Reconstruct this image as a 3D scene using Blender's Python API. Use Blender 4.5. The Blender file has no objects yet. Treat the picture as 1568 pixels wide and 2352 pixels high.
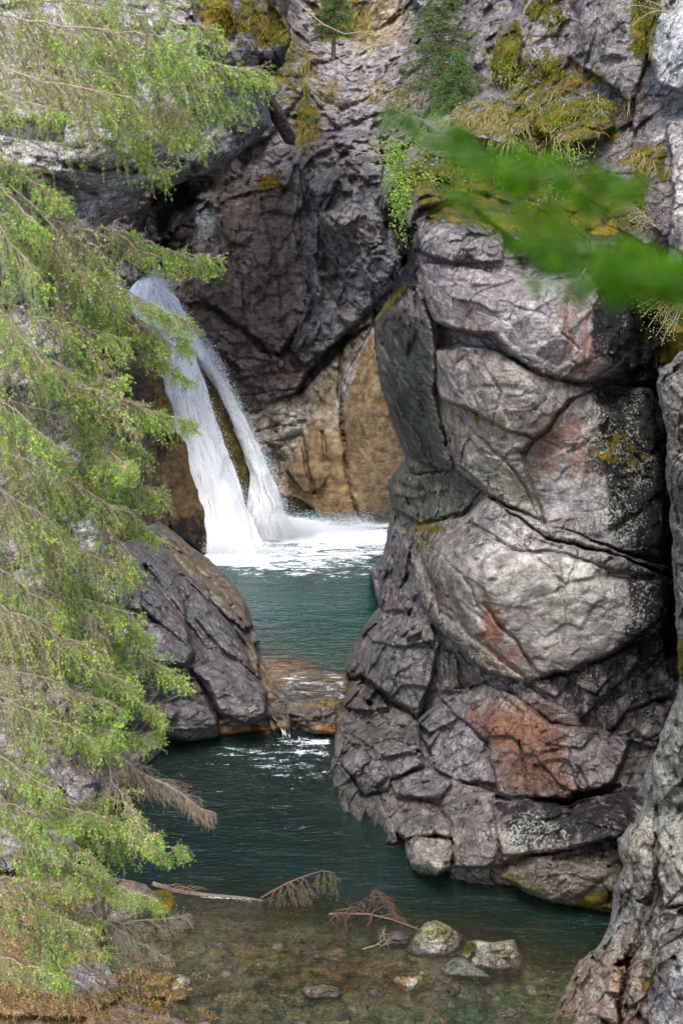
import bpy, math, random
import numpy as np
from mathutils import Vector
sc = bpy.context.scene
C = sc.collection
rng = np.random.default_rng(7)
# ---------------------------------------------------------------- camera maths
T = 0.3057; TH = math.radians(20.0); H = 20.0
CT, ST = math.cos(TH), math.sin(TH)
def W(px, py, Y):
    """a point seen at (px,py) of the 1568x2352 view, Y metres ahead of the camera foot"""
    px = np.asarray(px, float); py = np.asarray(py, float)
    u = (px-784)/1176*T; v = (1176-py)/1176*T
    d = Y/(CT+v*ST)
    return np.stack([u*d, d*(CT+v*ST), H+d*(-ST+v*CT)], -1)
def Yat(py, z):
    v = (1176-np.asarray(py, float))/1176*T
    return (H-z)/(ST-v*CT)*(CT+v*ST)
cd = bpy.data.cameras.new('camera'); cam = bpy.data.objects.new('camera', cd); C.objects.link(cam)
cam.location = (0, 0, H); cam.rotation_euler = (math.radians(90)-TH, 0, 0)
cd.sensor_fit = 'VERTICAL'; cd.sensor_height = 36; cd.lens = 18/T
cd.clip_start = 0.1; cd.clip_end = 1000
cd.dof.use_dof = True; cd.dof.focus_distance = 44; cd.dof.aperture_fstop = 2.7
sc.camera = cam
# ---------------------------------------------------------------- noise
def hsh(ix, iy, iz, seed):
    h = (ix.astype(np.int64)*374761393 + iy.astype(np.int64)*668265263 + iz.astype(np.int64)*2147483647 + seed*974634777) & 0xffffffff
    h = ((h ^ (h >> 13))*1274126177) & 0xffffffff
    h = ((h ^ (h >> 16))*2246822519) & 0xffffffff
    return ((h ^ (h >> 15)) & 0xffffff)/float(0xffffff)
def vnoise(P, seed=0):
    P = np.asarray(P, float); F = np.floor(P); f = P-F; f = f*f*(3-2*f); I = F.astype(np.int64); r = 0
    for a in (0, 1):
        for b in (0, 1):
            for c in (0, 1):
                w = (f[..., 0] if a else 1-f[..., 0])*(f[..., 1] if b else 1-f[..., 1])*(f[..., 2] if c else 1-f[..., 2])
                r = r+w*hsh(I[..., 0]+a, I[..., 1]+b, I[..., 2]+c, seed)
    return r*2-1
def fbm(P, oct=4, seed=0, gain=.5):
    r = 0; a = 1; s = 0
    for k in range(oct):
        r = r+a*vnoise(P*(2.03**k)+k*17.3, seed+k); s += a; a *= gain
    return r/s
def cells(P, seed=0):
    """nearest two cell distances and a random tilted plane per cell"""
    I = np.floor(P).astype(np.int64); sh = P.shape[:-1]
    f1 = np.full(sh, 9.); f2 = np.full(sh, 9.); pl = np.zeros(sh)
    for a in (-1, 0, 1):
        for b in (-1, 0, 1):
            for c in (-1, 0, 1):
                X, Yc, Z = I[..., 0]+a, I[..., 1]+b, I[..., 2]+c
                h0 = hsh(X, Yc, Z, seed); h1 = hsh(X, Yc, Z, seed+11); h2 = hsh(X, Yc, Z, seed+23)
                dx = P[..., 0]-X-h0; dy = P[..., 1]-Yc-h1; dz = P[..., 2]-Z-h2
                d = np.sqrt(dx*dx+dy*dy+dz*dz)
                p = (hsh(X, Yc, Z, seed+31)-.5)*.75 + dx*(h1-.5)*2.8 + dz*(h2-.5)*2.8
                n = d < f1
                f2 = np.where(n, f1, np.minimum(f2, d)); pl = np.where(n, p, pl); f1 = np.where(n, d, f1)
    return f1, f2, pl
def rotm(ax, deg):
    from mathutils import Matrix
    return np.array(Matrix.Rotation(math.radians(deg), 3, ax))
# ---------------------------------------------------------------- 2d fields
def sdpoly(x, y, poly):
    poly = np.asarray(poly, float); n = len(poly)
    d2 = np.full(x.shape, 1e18); ins = np.zeros(x.shape, bool)
    for i in range(n):
        ax, ay = poly[i]; bx, by = poly[(i+1) % n]
        ex, ey = bx-ax, by-ay; wx, wy = x-ax, y-ay
        t = np.clip((wx*ex+wy*ey)/(ex*ex+ey*ey+1e-9), 0, 1)
        d2 = np.minimum(d2, (wx-ex*t)**2+(wy-ey*t)**2)
        c = (ay > y) != (by > y)
        xi = ax+(y-ay)/(ey if abs(ey) > 1e-9 else 1e-9)*ex
        ins ^= c & (x < xi)
    d = np.sqrt(d2)
    return np.where(ins, d, -d)
def dline(x, y, pts):
    d2 = np.full(x.shape, 1e18)
    for (ax, ay), (bx, by) in zip(pts[:-1], pts[1:]):
        ex, ey = bx-ax, by-ay; wx, wy = x-ax, y-ay
        t = np.clip((wx*ex+wy*ey)/(ex*ex+ey*ey+1e-9), 0, 1)
        d2 = np.minimum(d2, (wx-ex*t)**2+(wy-ey*t)**2)
    return np.sqrt(d2)
def sstep(a, b, x):
    t = np.clip((x-a)/(b-a), 0, 1); return t*t*(3-2*t)
def tps(ctrl, x, y):
    c = np.array(ctrl, float); S = 300.; q = c[:, :2]/S; n = len(c)
    def U(r2): return np.where(r2 > 1e-12, r2*np.log(r2+1e-12), 0)
    K = U(((q[:, None]-q[None])**2).sum(-1))+np.eye(n)*0.02; Pm = np.c_[np.ones(n), q]
    A = np.zeros((n+3, n+3)); A[:n, :n] = K; A[:n, n:] = Pm; A[n:, :n] = Pm.T
    s = np.linalg.solve(A, np.r_[c[:, 2], 0, 0, 0])
    X, Yy = x/S, y/S; r = s[n]+s[n+1]*X+s[n+2]*Yy
    for i in range(n): r = r+s[i]*U((X-q[i, 0])**2+(Yy-q[i, 1])**2)
    return r
# ---------------------------------------------------------------- mesh helpers
def tubeb(P, R, n=3):
    """batch of curves P (m,k,3), radii R (m,k) -> V,F"""
    m, k = P.shape[:2]; t = np.gradient(P, axis=1); t /= np.linalg.norm(t, axis=2, keepdims=True)+1e-9
    a = np.cross(t, np.array([.31, .9, .3])); a /= np.linalg.norm(a, axis=2, keepdims=True)+1e-9; b = np.cross(t, a)
    g = np.arange(n)*2*math.pi/n
    V = P[:, :, None]+R[:, :, None, None]*(np.cos(g)[:, None]*a[:, :, None]+np.sin(g)[:, None]*b[:, :, None])
    o = np.arange(m)[:, None, None]*k*n; i = np.arange(k-1)[None, :, None]*n; j = np.arange(n)[None, None]; j2 = (j+1) % n
    return V.reshape(-1, 3), np.stack([o+i+j, o+i+j2, o+i+n+j2, o+i+n+j], -1).reshape(-1, 4)
def mk(name, V, F, mat, parent=None, cols=None, smooth=True, uv=None, origin=None):
    """V (n,3); F (m,k) or list of such arrays; one mesh object with its origin at its base"""
    V = np.asarray(V, float)
    Fs = F if isinstance(F, list) else [F]
    Fs = [np.asarray(f, np.int32) for f in Fs if len(f)]
    if origin is None:
        o = np.array([V[:, 0].mean(), V[:, 1].mean(), V[:, 2].min()])
    else: o = np.asarray(origin, float)
    if parent is not None: o = np.array(parent['_o'])
    me = bpy.data.meshes.new(name)
    me.vertices.add(len(V)); me.vertices.foreach_set('co', (V-o).astype(np.float32).ravel())
    lt = np.concatenate([np.full(len(f), f.shape[1], np.int32) for f in Fs]); li = np.concatenate([f.ravel() for f in Fs])
    me.loops.add(len(li)); me.loops.foreach_set('vertex_index', li)
    me.polygons.add(len(lt)); ls = np.r_[0, np.cumsum(lt)[:-1]].astype(np.int32)
    me.polygons.foreach_set('loop_start', ls); me.polygons.foreach_set('loop_total', lt)
    me.polygons.foreach_set('use_smooth', np.full(len(lt), smooth))
    if cols:
        for k, a in cols.items():
            at = me.color_attributes.new(k, 'FLOAT_COLOR', 'POINT')
            if a.shape[1] == 3: a = np.c_[a, np.ones(len(a))]
            at.data.foreach_set('color', a.astype(np.float32).ravel())
    if uv is not None:
        ul = me.uv_layers.new(name='UVMap'); ul.data.foreach_set('uv', np.asarray(uv, np.float32)[li].ravel())
    me.update(); me.validate()
    me.materials.append(mat)
    ob = bpy.data.objects.new(name, me); C.objects.link(ob)
    if parent is None: ob.location = o
    else: ob.parent = parent
    ob['_o'] = [float(q) for q in o]
    return ob
def thing(name, loc, label, cat, group=None):
    o = bpy.data.objects.new(name, None); C.objects.link(o); o.location = loc; o.empty_display_size = .3
    o['_o'] = [float(q) for q in loc]; return tag(o, label, cat, group)
def tag(o, label=None, cat=None, group=None, kind=None):
    if label: o['label'] = label
    if cat: o['category'] = cat
    if group: o['group'] = group
    if kind: o['kind'] = kind
    return o
def tubes(lines, radii, n=5):
    """lines: list of (k,3) arrays; radii: list of (k,) arrays -> V,F"""
    Vs, Fs, off = [], [], 0
    for L, R in zip(lines, radii):
        L = np.asarray(L, float); k = len(L); R = np.asarray(R, float)*np.ones(k)
        t = np.gradient(L, axis=0); t /= np.linalg.norm(t, axis=1, keepdims=True)+1e-9
        up = np.array([0, 0, 1.]) if abs(t[:, 2]).mean() < .8 else np.array([0, 1., 0])
        a = np.cross(t, up); a /= np.linalg.norm(a, axis=1, keepdims=True)+1e-9; b = np.cross(t, a)
        ang = np.arange(n)*2*math.pi/n
        ring = L[:, None]+R[:, None, None]*(np.cos(ang)[None, :, None]*a[:, None]+np.sin(ang)[None, :, None]*b[:, None])
        Vs.append(ring.reshape(-1, 3))
        i = np.arange(k-1)[:, None]*n; j = np.arange(n)[None]; j2 = (j+1) % n
        Fs.append((np.stack([i+j, i+j2, i+n+j2, i+n+j], -1).reshape(-1, 4))+off); off += k*n
    return np.concatenate(Vs), np.concatenate(Fs)
def quads(c, ax, sd):
    """leaf quads (diamond): centre base c, axis vector ax, half side vector sd -> V,F"""
    n = len(c)
    V = np.stack([c, c+ax*.45+sd, c+ax, c+ax*.45-sd], 1).reshape(-1, 3)
    return V, np.arange(n*4).reshape(n, 4)
# ---------------------------------------------------------------- materials
def newmat(name):
    m = bpy.data.materials.new(name); m.use_nodes = True; nt = m.node_tree; nt.nodes.clear()
    out = nt.nodes.new('ShaderNodeOutputMaterial')
    class N: pass
    n = N(); n.nt = nt; n.m = m; n.out = out
    def add(t, **kw):
        x = nt.nodes.new('ShaderNode'+t)
        for k, v in kw.items(): setattr(x, k, v)
        return x
    def link(a, b): nt.links.new(a, b)
    def val(x, sock):
        if hasattr(x, 'links'): nt.links.new(x, sock)
        else: sock.default_value = x
    def math_(op, a, b=0.0, cl=False):
        x = add('Math', operation=op, use_clamp=cl); val(a, x.inputs[0]); val(b, x.inputs[1]); return x.outputs[0]
    def noise(vec, scale, detail=6, rough=.6, dist=0):
        x = add('TexNoise'); val(vec, x.inputs['Vector']); x.inputs['Scale'].default_value = scale
        x.inputs['Detail'].default_value = detail; x.inputs['Roughness'].default_value = rough; x.inputs['Distortion'].default_value = dist
        return x.outputs[0]
    def ramp(x, a, b, c0=0., c1=1.):
        r = add('MapRange'); r.interpolation_type = 'SMOOTHSTEP'; val(x, r.inputs[0]); val(a, r.inputs[1]); val(b, r.inputs[2]); val(c0, r.inputs[3]); val(c1, r.inputs[4]); return r.outputs[0]
    def mix(f, a, b, mode='MIX'):
        x = add('MixRGB', blend_type=mode); val(f, x.inputs[0])
        for q, s in ((a, x.inputs[1]), (b, x.inputs[2])):
            if hasattr(q, 'links'): nt.links.new(q, s)
            else: s.default_value = (*q, 1)
        return x.outputs[0]
    def gray(x):
        c = add('CombineXYZ'); val(x, c.inputs[0]); val(x, c.inputs[1]); val(x, c.inputs[2]); return c.outputs[0]
    n.add, n.link, n.math, n.noise, n.ramp, n.mix, n.gray, n.val = add, link, math_, noise, ramp, mix, gray, val
    return n
def rock_material(name='rock'):
    n = newmat(name)
    geo = n.add('NewGeometry'); pos = geo.outputs['Position']
    col = n.add('Attribute', attribute_name='Col'); msk = n.add('Attribute', attribute_name='Msk')
    sep = n.add('SeparateColor'); n.link(msk.outputs['Color'], sep.inputs[0])
    lich, moss, blk, rust = sep.outputs[0], sep.outputs[1], sep.outputs[2], msk.outputs['Alpha']
    nl = n.noise(pos, .9, 5, .6); nm = n.noise(pos, 4.0, 8, .68); nf = n.noise(pos, 22, 8, .75)
    ns = n.add('Mapping'); n.link(pos, ns.inputs[0]); ns.inputs['Rotation'].default_value = (.5, .7, 0); ns.inputs['Scale'].default_value = (1.2, 1.2, 9)
    nst = n.noise(ns.outputs[0], 1.3, 7, .65, .6)
    f = n.ramp(nm, .3, .7, .45, 1.5); f2 = n.ramp(nf, .32, .68, .4, 1.6); f3 = n.ramp(nst, .3, .7, .72, 1.25); f4 = n.ramp(nl, .3, .7, .78, 1.2)
    ng = n.noise(pos, 48, 3, .8); f2 = n.math('MULTIPLY', f2, n.ramp(ng, .36, .64, .62, 1.42)); f2 = n.math('ADD', 1.0, n.math('MULTIPLY', n.math('SUBTRACT', f2, 1.0), n.ramp(col.outputs['Alpha'], .2, .9, .3, 1)))
    k = n.math('MULTIPLY', n.math('MULTIPLY', f, f2), n.math('MULTIPLY', f3, f4))
    c = n.mix(1, col.outputs['Color'], n.gray(k), 'MULTIPLY')
    vo = n.add('TexVoronoi', feature='DISTANCE_TO_EDGE'); vo.inputs['Scale'].default_value = 1.1
    vd = n.add('VectorMath', operation='ADD'); n.link(ns.outputs[0], vd.inputs[0]); ns2 = n.add('Mapping'); n.link(pos, ns2.inputs[0]); ns2.inputs['Rotation'].default_value = (.3, .6, 0); ns2.inputs['Scale'].default_value = (.8, .8, 1.5); n.link(ns2.outputs[0], vd.inputs[0])
    nv = n.add('TexNoise'); nv.inputs['Scale'].default_value = 1.8; nv.inputs['Detail'].default_value = 6; n.link(pos, nv.inputs[0])
    n.link(nv.outputs['Color'], vd.inputs[1]); n.link(vd.outputs[0], vo.inputs['Vector'])
    cr = n.math('MAXIMUM', n.ramp(vo.outputs['Distance'], .0, .03), n.ramp(n.noise(pos, 1.3, 3), .5, .6))
    cr = n.math('MAXIMUM', cr, n.ramp(col.outputs['Alpha'], .3, .8, 1, 0))
    c = n.mix(1, c, n.gray(n.ramp(cr, 0, 1, .3, 1)), 'MULTIPLY')
    # warm/cool drift
    c = n.mix(n.ramp(n.noise(pos, 1.7, 4), .5, .75, 0, .35), c, n.mix(1, c, (1.25, .95, .8), 'MULTIPLY'))
    c = n.mix(n.ramp(n.noise(pos, 2.3, 4), .52, .7, 0, .4), c, n.mix(1, c, (.82, .95, 1.12), 'MULTIPLY'))
    # rust
    rm_ = n.add('Mapping'); n.link(pos, rm_.inputs[0]); rm_.inputs['Scale'].default_value = (1, 1, .35)
    rn = n.math('ADD', n.math('MULTIPLY', n.noise(rm_.outputs[0], 4.5, 8, .72), .7), n.math('MULTIPLY', nf, .3))
    rm = n.ramp(n.math('ADD', n.math('MULTIPLY', rn, 1.7), n.math('MULTIPLY', rust, .55)), 1.02, 1.5)
    c = n.mix(n.math('MULTIPLY', rm, .72), c, n.mix(1, n.mix(nm, (.13, .05, .028), (.34, .15, .08)), n.gray(f2), 'MULTIPLY'))
    # black water streaks, plus shade painted into hollows and under the overhang
    bm = n.add('Mapping'); n.link(pos, bm.inputs[0]); bm.inputs['Scale'].default_value = (1, 1, .28)
    bn = n.math('ADD', n.math('MULTIPLY', n.noise(bm.outputs[0], 4.5, 8, .7), .65), n.math('MULTIPLY', nf, .35))
    bl = n.ramp(n.math('ADD', n.math('MULTIPLY', bn, 2.0), n.math('MULTIPLY', blk, 1.0)), 1.32, 1.62)
    c = n.mix(n.math('MULTIPLY', bl, .93), c, (.014, .014, .017))
    # lichen speckle
    ln = n.math('ADD', n.math('MULTIPLY', n.noise(pos, 15, 6, .75), .75), n.math('MULTIPLY', n.noise(pos, 1.8, 3), .25))
    lm = n.ramp(n.math('ADD', ln, n.math('MULTIPLY', lich, .2)), .645, .70)
    c = n.mix(n.math('MULTIPLY', lm, .8), c, n.mix(n.noise(pos, 5, 2), (.36, .42, .33), (.55, .55, .54)))
    # moss
    mn = n.math('ADD', n.math('MULTIPLY', n.noise(pos, 3.3, 8, .65), .8), n.math('MULTIPLY', nf, .2))
    mm = n.ramp(n.math('ADD', n.math('MULTIPLY', mn, 2.2), n.math('MULTIPLY', moss, 1.0)), 1.48, 1.72)
    mcol = n.mix(n.ramp(n.noise(pos, 1.6, 4), .38, .62), (.075, .085, .008), (.24, .17, .018))
    mcol = n.mix(1, mcol, n.gray(n.ramp(n.noise(pos, 30, 4, .8), .3, .7, .35, 1.7)), 'MULTIPLY')
    c = n.mix(mm, c, mcol)
    c = n.mix(1, c, (.90, .885, .86), 'MULTIPLY')
    b = n.add('BsdfPrincipled'); n.link(c, b.inputs['Base Color'])
    b.inputs['Specular IOR Level'].default_value = .4
    b.inputs['Roughness'].default_value = .75; n.val(n.ramp(bl, 0, 1, .28, .1), b.inputs['Specular IOR Level'])
    # cracks in relief
    nh = n.noise(pos, 8.5, 6, .6); hgt = n.math('ADD', n.math('ADD', n.math('MULTIPLY', nm, .15), n.math('ADD', n.math('MULTIPLY', nh, .10), n.math('MULTIPLY', nf, .07))), n.math('ADD', n.math('MULTIPLY', nst, .07), n.math('MULTIPLY', cr, .05)))
    hgt = n.math('ADD', hgt, n.math('MULTIPLY', n.math('MULTIPLY', mm, n.noise(pos, 26, 6, .8)), .12))
    bp = n.add('Bump'); n.val(n.ramp(col.outputs['Alpha'], 0, 1, .12, 1), bp.inputs['Strength']); bp.inputs['Distance'].default_value = .6; n.link(hgt, bp.inputs['Height'])
    n.link(bp.outputs[0], b.inputs['Normal']); n.link(b.outputs[0], n.out.inputs[0])
    return n.m
ROCK = rock_material()
def leaf_material(name, trans=.35, rough=.6, spec=.2):
    n = newmat(name); col = n.add('Attribute', attribute_name='Col')
    d = n.add('BsdfPrincipled'); n.link(col.outputs['Color'], d.inputs['Base Color']); d.inputs['Roughness'].default_value = rough; d.inputs['Specular IOR Level'].default_value = spec
    t = n.add('BsdfTranslucent'); n.link(col.outputs['Color'], t.inputs[0]); mx = n.add('MixShader'); mx.inputs[0].default_value = trans
    n.link(d.outputs[0], mx.inputs[1]); n.link(t.outputs[0], mx.inputs[2]); n.link(mx.outputs[0], n.out.inputs[0]); return n.m
LEAF = leaf_material('foliage', .45)
def bark_material(name, a, b_):
    n = newmat(name); geo = n.add('NewGeometry'); x = n.noise(geo.outputs['Position'], 25, 6, .7)
    b = n.add('BsdfPrincipled'); n.link(n.mix(n.ramp(x, .3, .7), a, b_), b.inputs['Base Color']); b.inputs['Roughness'].default_value = .85
    bp = n.add('Bump'); bp.inputs['Strength'].default_value = .6; bp.inputs['Distance'].default_value = .02; n.link(x, bp.inputs['Height']); n.link(bp.outputs[0], b.inputs['Normal'])
    n.link(b.outputs[0], n.out.inputs[0]); return n.m
BARK = bark_material('bark', (.07, .05, .04), (.22, .18, .14))
REDBARK = bark_material('wet_red_bark', (.09, .05, .035), (.24, .14, .09))
TWIG = bark_material('dry_twig', (.17, .13, .095), (.44, .36, .26))
# ---------------------------------------------------------------- relief masses
REL = {}; BUL = .62; PLN = .8; JS = 1.3
def mass(name, box, step, outline, ctrl, blocks=(), cracks=(), base=(.2, .19, .19), paints=(), skirt=10., edge_r=70, edge_b=1.5,
         wamp=7, wscale=45, facets=((2.6, .55), (.9, .2), (.32, .06)), aniso=None, sm=.12, seed=1, zmode=False, mat=None, rough=()):
    x0, x1, y0, y1 = box
    xs = np.arange(x0, x1+step, step, dtype=float); ys = np.arange(y0, y1+step, step, dtype=float)
    X, Y2 = np.meshgrid(xs, ys)
    q = np.stack([X/wscale, Y2/wscale, np.full(X.shape, seed*3.7)], -1)
    def warp(s): return fbm(q, 4, seed+s, .6)*wamp
    wx, wy = X+warp(100), Y2+warp(200)
    q = q*5; wx = wx+warp(300)*.3; wy = wy+warp(400)*.3
    so = sdpoly(wx, wy, outline)
    M = step*7.
    Yf = tps(ctrl, X, Y2)
    if zmode: Yf = Yat(Y2, Yf)
    D = np.full(X.shape, 0.); best = np.full(X.shape, -9.); bid = np.full(X.shape, -1)
    for i, bk in enumerate(blocks):
        poly, off, bul, r = bk[:4]; bul = bul*BUL; r = r*.55; tx, ty = (bk[4] if len(bk) > 4 and bk[4] else (0, 0))
        s = sdpoly(wx, wy, poly); P = np.asarray(poly, float); cx, cy = P.mean(0); sx, sy = np.ptp(P, axis=0)/2+1
        t = np.clip(s/7., 0, 1); cham = .10*np.sqrt(1-(1-t)**2)
        rr = np.random.default_rng(seed*100+i); qx, qy = (wx-cx)/sx, (wy-cy)/sy; cut = np.zeros(X.shape)
        for j in range(6):
            an = 2*math.pi*(j+rr.uniform(-.35, .35))/6; tj = rr.uniform(.0, .55)
            cut = np.maximum(cut, np.maximum(0, np.cos(an)*qx+np.sin(an)*qy-tj)*rr.uniform(.9, 2.0))
        pr = 1.25-np.minimum(cut, 1.6)*PLN+cham/max(bul, .1)
        v = off*.72*sstep(-2, 4, s)+bul*pr+(tx*(X-cx)/sx+ty*(Y2-cy)/sy)*sstep(-2, 8, s)
        v = np.where(s > -2, v, -9)
        n = v > best; best = np.where(n, v, best); bid = np.where(n, i, bid)
    D = np.where(best > -9, best, 0)
    Dm = D
    D = D - edge_b*(1-np.sqrt(1-(1-np.clip(so/edge_r, 0, 1))**2))
    for pts, w, dep in cracks:
        D = D-dep*np.exp(-(dline(wx, wy, pts)/w)**2)
    Yf = Yf-D
    P = W(X, Y2, Yf)
    A = P if aniso is None else P@aniso.T
    disp = 0; crk = 0
    for k, (sz, amp) in enumerate(facets):
        w3 = np.stack([vnoise(A/sz*.9+5, seed+k), vnoise(A/sz*.9+15, seed+k+50), vnoise(A/sz*.9+25, seed+k+70)], -1)*.1
        f1, f2, pl = cells(A/sz+w3, seed+k*7)
        e = sstep(0, sm, f2-f1)
        disp = disp+amp*(pl*(.35+.65*e)*1.3-(1-e)*.16)
    jw = np.stack([fbm(A*.8, 4, seed+301), fbm(A*.8+9, 4, seed+302), fbm(A*.8+19, 4, seed+303)], -1)*.35
    f1, f2, pl = cells(A*np.array([.45, .45, .62])*JS/facets[0][0]*2.2+jw, seed+300); gate = sstep(-.25, .15, vnoise(P*.7, seed+310))
    disp = disp-.09*facets[0][1]/.22*(1-sstep(.0, .05, f2-f1))*gate*.8+.10*pl*facets[0][1]/.22*.6
    disp = disp+.10*facets[0][1]*fbm(P*3, 4, seed+5)
    fade = np.clip((so+5)/20, .25, 1); sal = np.ones(X.shape)
    for poly, fa in rough:
        m = sstep(-14, 14, sdpoly(wx, wy, poly)); fade = fade*(1-m+m*fa); sal = sal*(1-m+m*min(fa, 1))
    Yf = Yf-disp*fade
    # hidden sides run back into the hill
    gy, gx = np.gradient(so, step); g = np.sqrt(gx*gx+gy*gy)+1e-6
    out = np.clip(-so, 0, M)
    X3 = X+gx/g*out*1.02; Y3 = Y2+gy/g*out*1.02
    Yf = Yf+skirt*(out/M)**1.3
    V = W(X3, Y3, Yf); keep = so > -M*1.02
    idx = -np.ones(X.shape, int); kf = keep[:-1, :-1] & keep[1:, :-1] & keep[:-1, 1:] & keep[1:, 1:]
    a = np.arange(X.size).reshape(X.shape)
    F = np.stack([a[:-1, :-1][kf], a[1:, :-1][kf], a[1:, 1:][kf], a[:-1, 1:][kf]], -1)
    used = np.unique(F); rm = np.zeros(X.size, int); rm[used] = np.arange(len(used)); F = rm[F]
    nz2 = fbm(P*1.3, 5, seed+9, .7)
    col = np.ones(X.shape+(3,))*np.array(base)
    msk = np.zeros(X.shape+(4,)); 
    for p in paints:
        kind, shape, what, val, soft = p[:5]; na = p[5] if len(p) > 5 else 1.
        if kind == 'poly': s = sdpoly(wx, wy, shape)
        elif kind == 'line': s = p[6]-dline(wx, wy, shape)
        else:
            cx, cy, rx, ry = shape; s = (1-np.sqrt(((wx-cx)/rx)**2+((wy-cy)/ry)**2))*min(rx, ry)
        m = sstep(-1, 1, s/soft/1.6+nz2*na*1.5)
        if what == 'col': col = col*(1-m[..., None])+np.array(val)*m[..., None]
        else:
            ch = 'lmbr'.index(what); msk[..., ch] = np.maximum(msk[..., ch], m*val) if val > 0 else msk[..., ch]*(1-m*(-val))
    # per block tint
    for i in range(len(blocks)):
        h = hsh(np.array([i]), np.array([seed]), np.array([3]), 5)[0]; h2 = hsh(np.array([i]), np.array([seed]), np.array([9]), 8)[0]
        col = np.where((bid == i)[..., None], col*(.86+.28*h)*np.array([1+.05*(h2-.5), 1, 1-.07*(h2-.5)]), col)
    col = np.concatenate([col, sal[..., None]], -1).reshape(-1, 4)[used]; m_ = msk.reshape(-1, 4)[used]
    ob = mk(name, V.reshape(-1, 3)[used], F, mat or ROCK, cols={'Col': col, 'Msk': m_}, smooth=True)
    vis = used[(so.ravel()[used] > 2)]
    REL[name if name not in REL else name+str(len(REL))] = REL['last'] = dict(P=W(X, Y2, Yf).reshape(-1, 3)[vis], px=X.ravel()[vis], py=Y2.ravel()[vis], Y=Yf.ravel()[vis], msk=msk.reshape(-1, 4)[vis])
    return ob
def surfY(rel, px, py):
    """forward distance of a relief at given pixels"""
    r = REL[rel]; px = np.atleast_1d(px); py = np.atleast_1d(py); o = []
    for a, b in zip(px, py):
        i = np.argmin((r['px']-a)**2+(r['py']-b)**2); o.append(r['Y'][i])
    return np.array(o)
# ================================================================ RIGHT MAIN CLIFF
GR = (.20, .185, .19); LG = (.29, .275, .275); DK = (.10, .095, .095); BR = (.20, .155, .115)
out = [(1180,-160),(1178,20),(1150,60),(1125,150),(1130,200),(1040,250),(1020,290),(950,330),(885,400),(868,480),(930,560),(935,600),(890,690),(858,735),(862,800),(870,860),(885,910),(905,980),(933,1058),(900,1095),(893,1120),(900,1170),(880,1270),(845,1310),(870,1395),(835,1440),(808,1480),(780,1525),(803,1555),(785,1610),(765,1650),(765,1730),(748,1745),(752,1860),(800,1905),(860,1950),(920,1945),(940,1995),(1000,2022),(1150,2056),(1300,2082),(1420,2112),(1720,2150),(2150,2200),(2150,-160)]
ctrl = [(860,480,41),(950,430,38.5),(960,560,37),(1080,560,36),(1300,600,35.5),(1500,600,36),(1700,600,35),
 (1050,270,44),(1200,220,43.5),(1350,250,41.5),(1500,200,40),(1180,0,46),(1400,0,43),(1650,0,40),(1350,400,38.5),(1150,420,39),
 (990,750,37),(870,760,40),(880,900,41),(920,1030,41.5),(1100,850,35.5),(1300,950,35),(1480,900,36.5),(1050,1050,36.8),(1250,1150,35.2),(1480,1150,35.5),
 (900,1150,42),(1000,1150,39.5),(850,1320,43),(930,1320,40.5),(1000,1300,36),(1200,1400,34.3),(1450,1400,34.3),(1100,1500,34.8),(1300,1540,34.2),
 (800,1500,42),(900,1500,38.5),(1000,1550,37),(780,1620,39.5),(900,1700,36.5),(1050,1700,35),(1250,1700,33.6),(1450,1600,34.3),(1480,1800,33),
 (755,1800,35.8),(850,1900,34.2),(900,1850,34),(1000,1880,33),(1200,1900,32),(1400,1900,31.6),(950,1960,32.4),(1000,2015,31.7),(1150,2050,31.0),(1300,2060,30.6),(1400,2090,30.1),(1600,2100,29.5),(2150,2200,27),(2150,1400,31),(2150,600,32),(2150,-100,37)]
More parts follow.
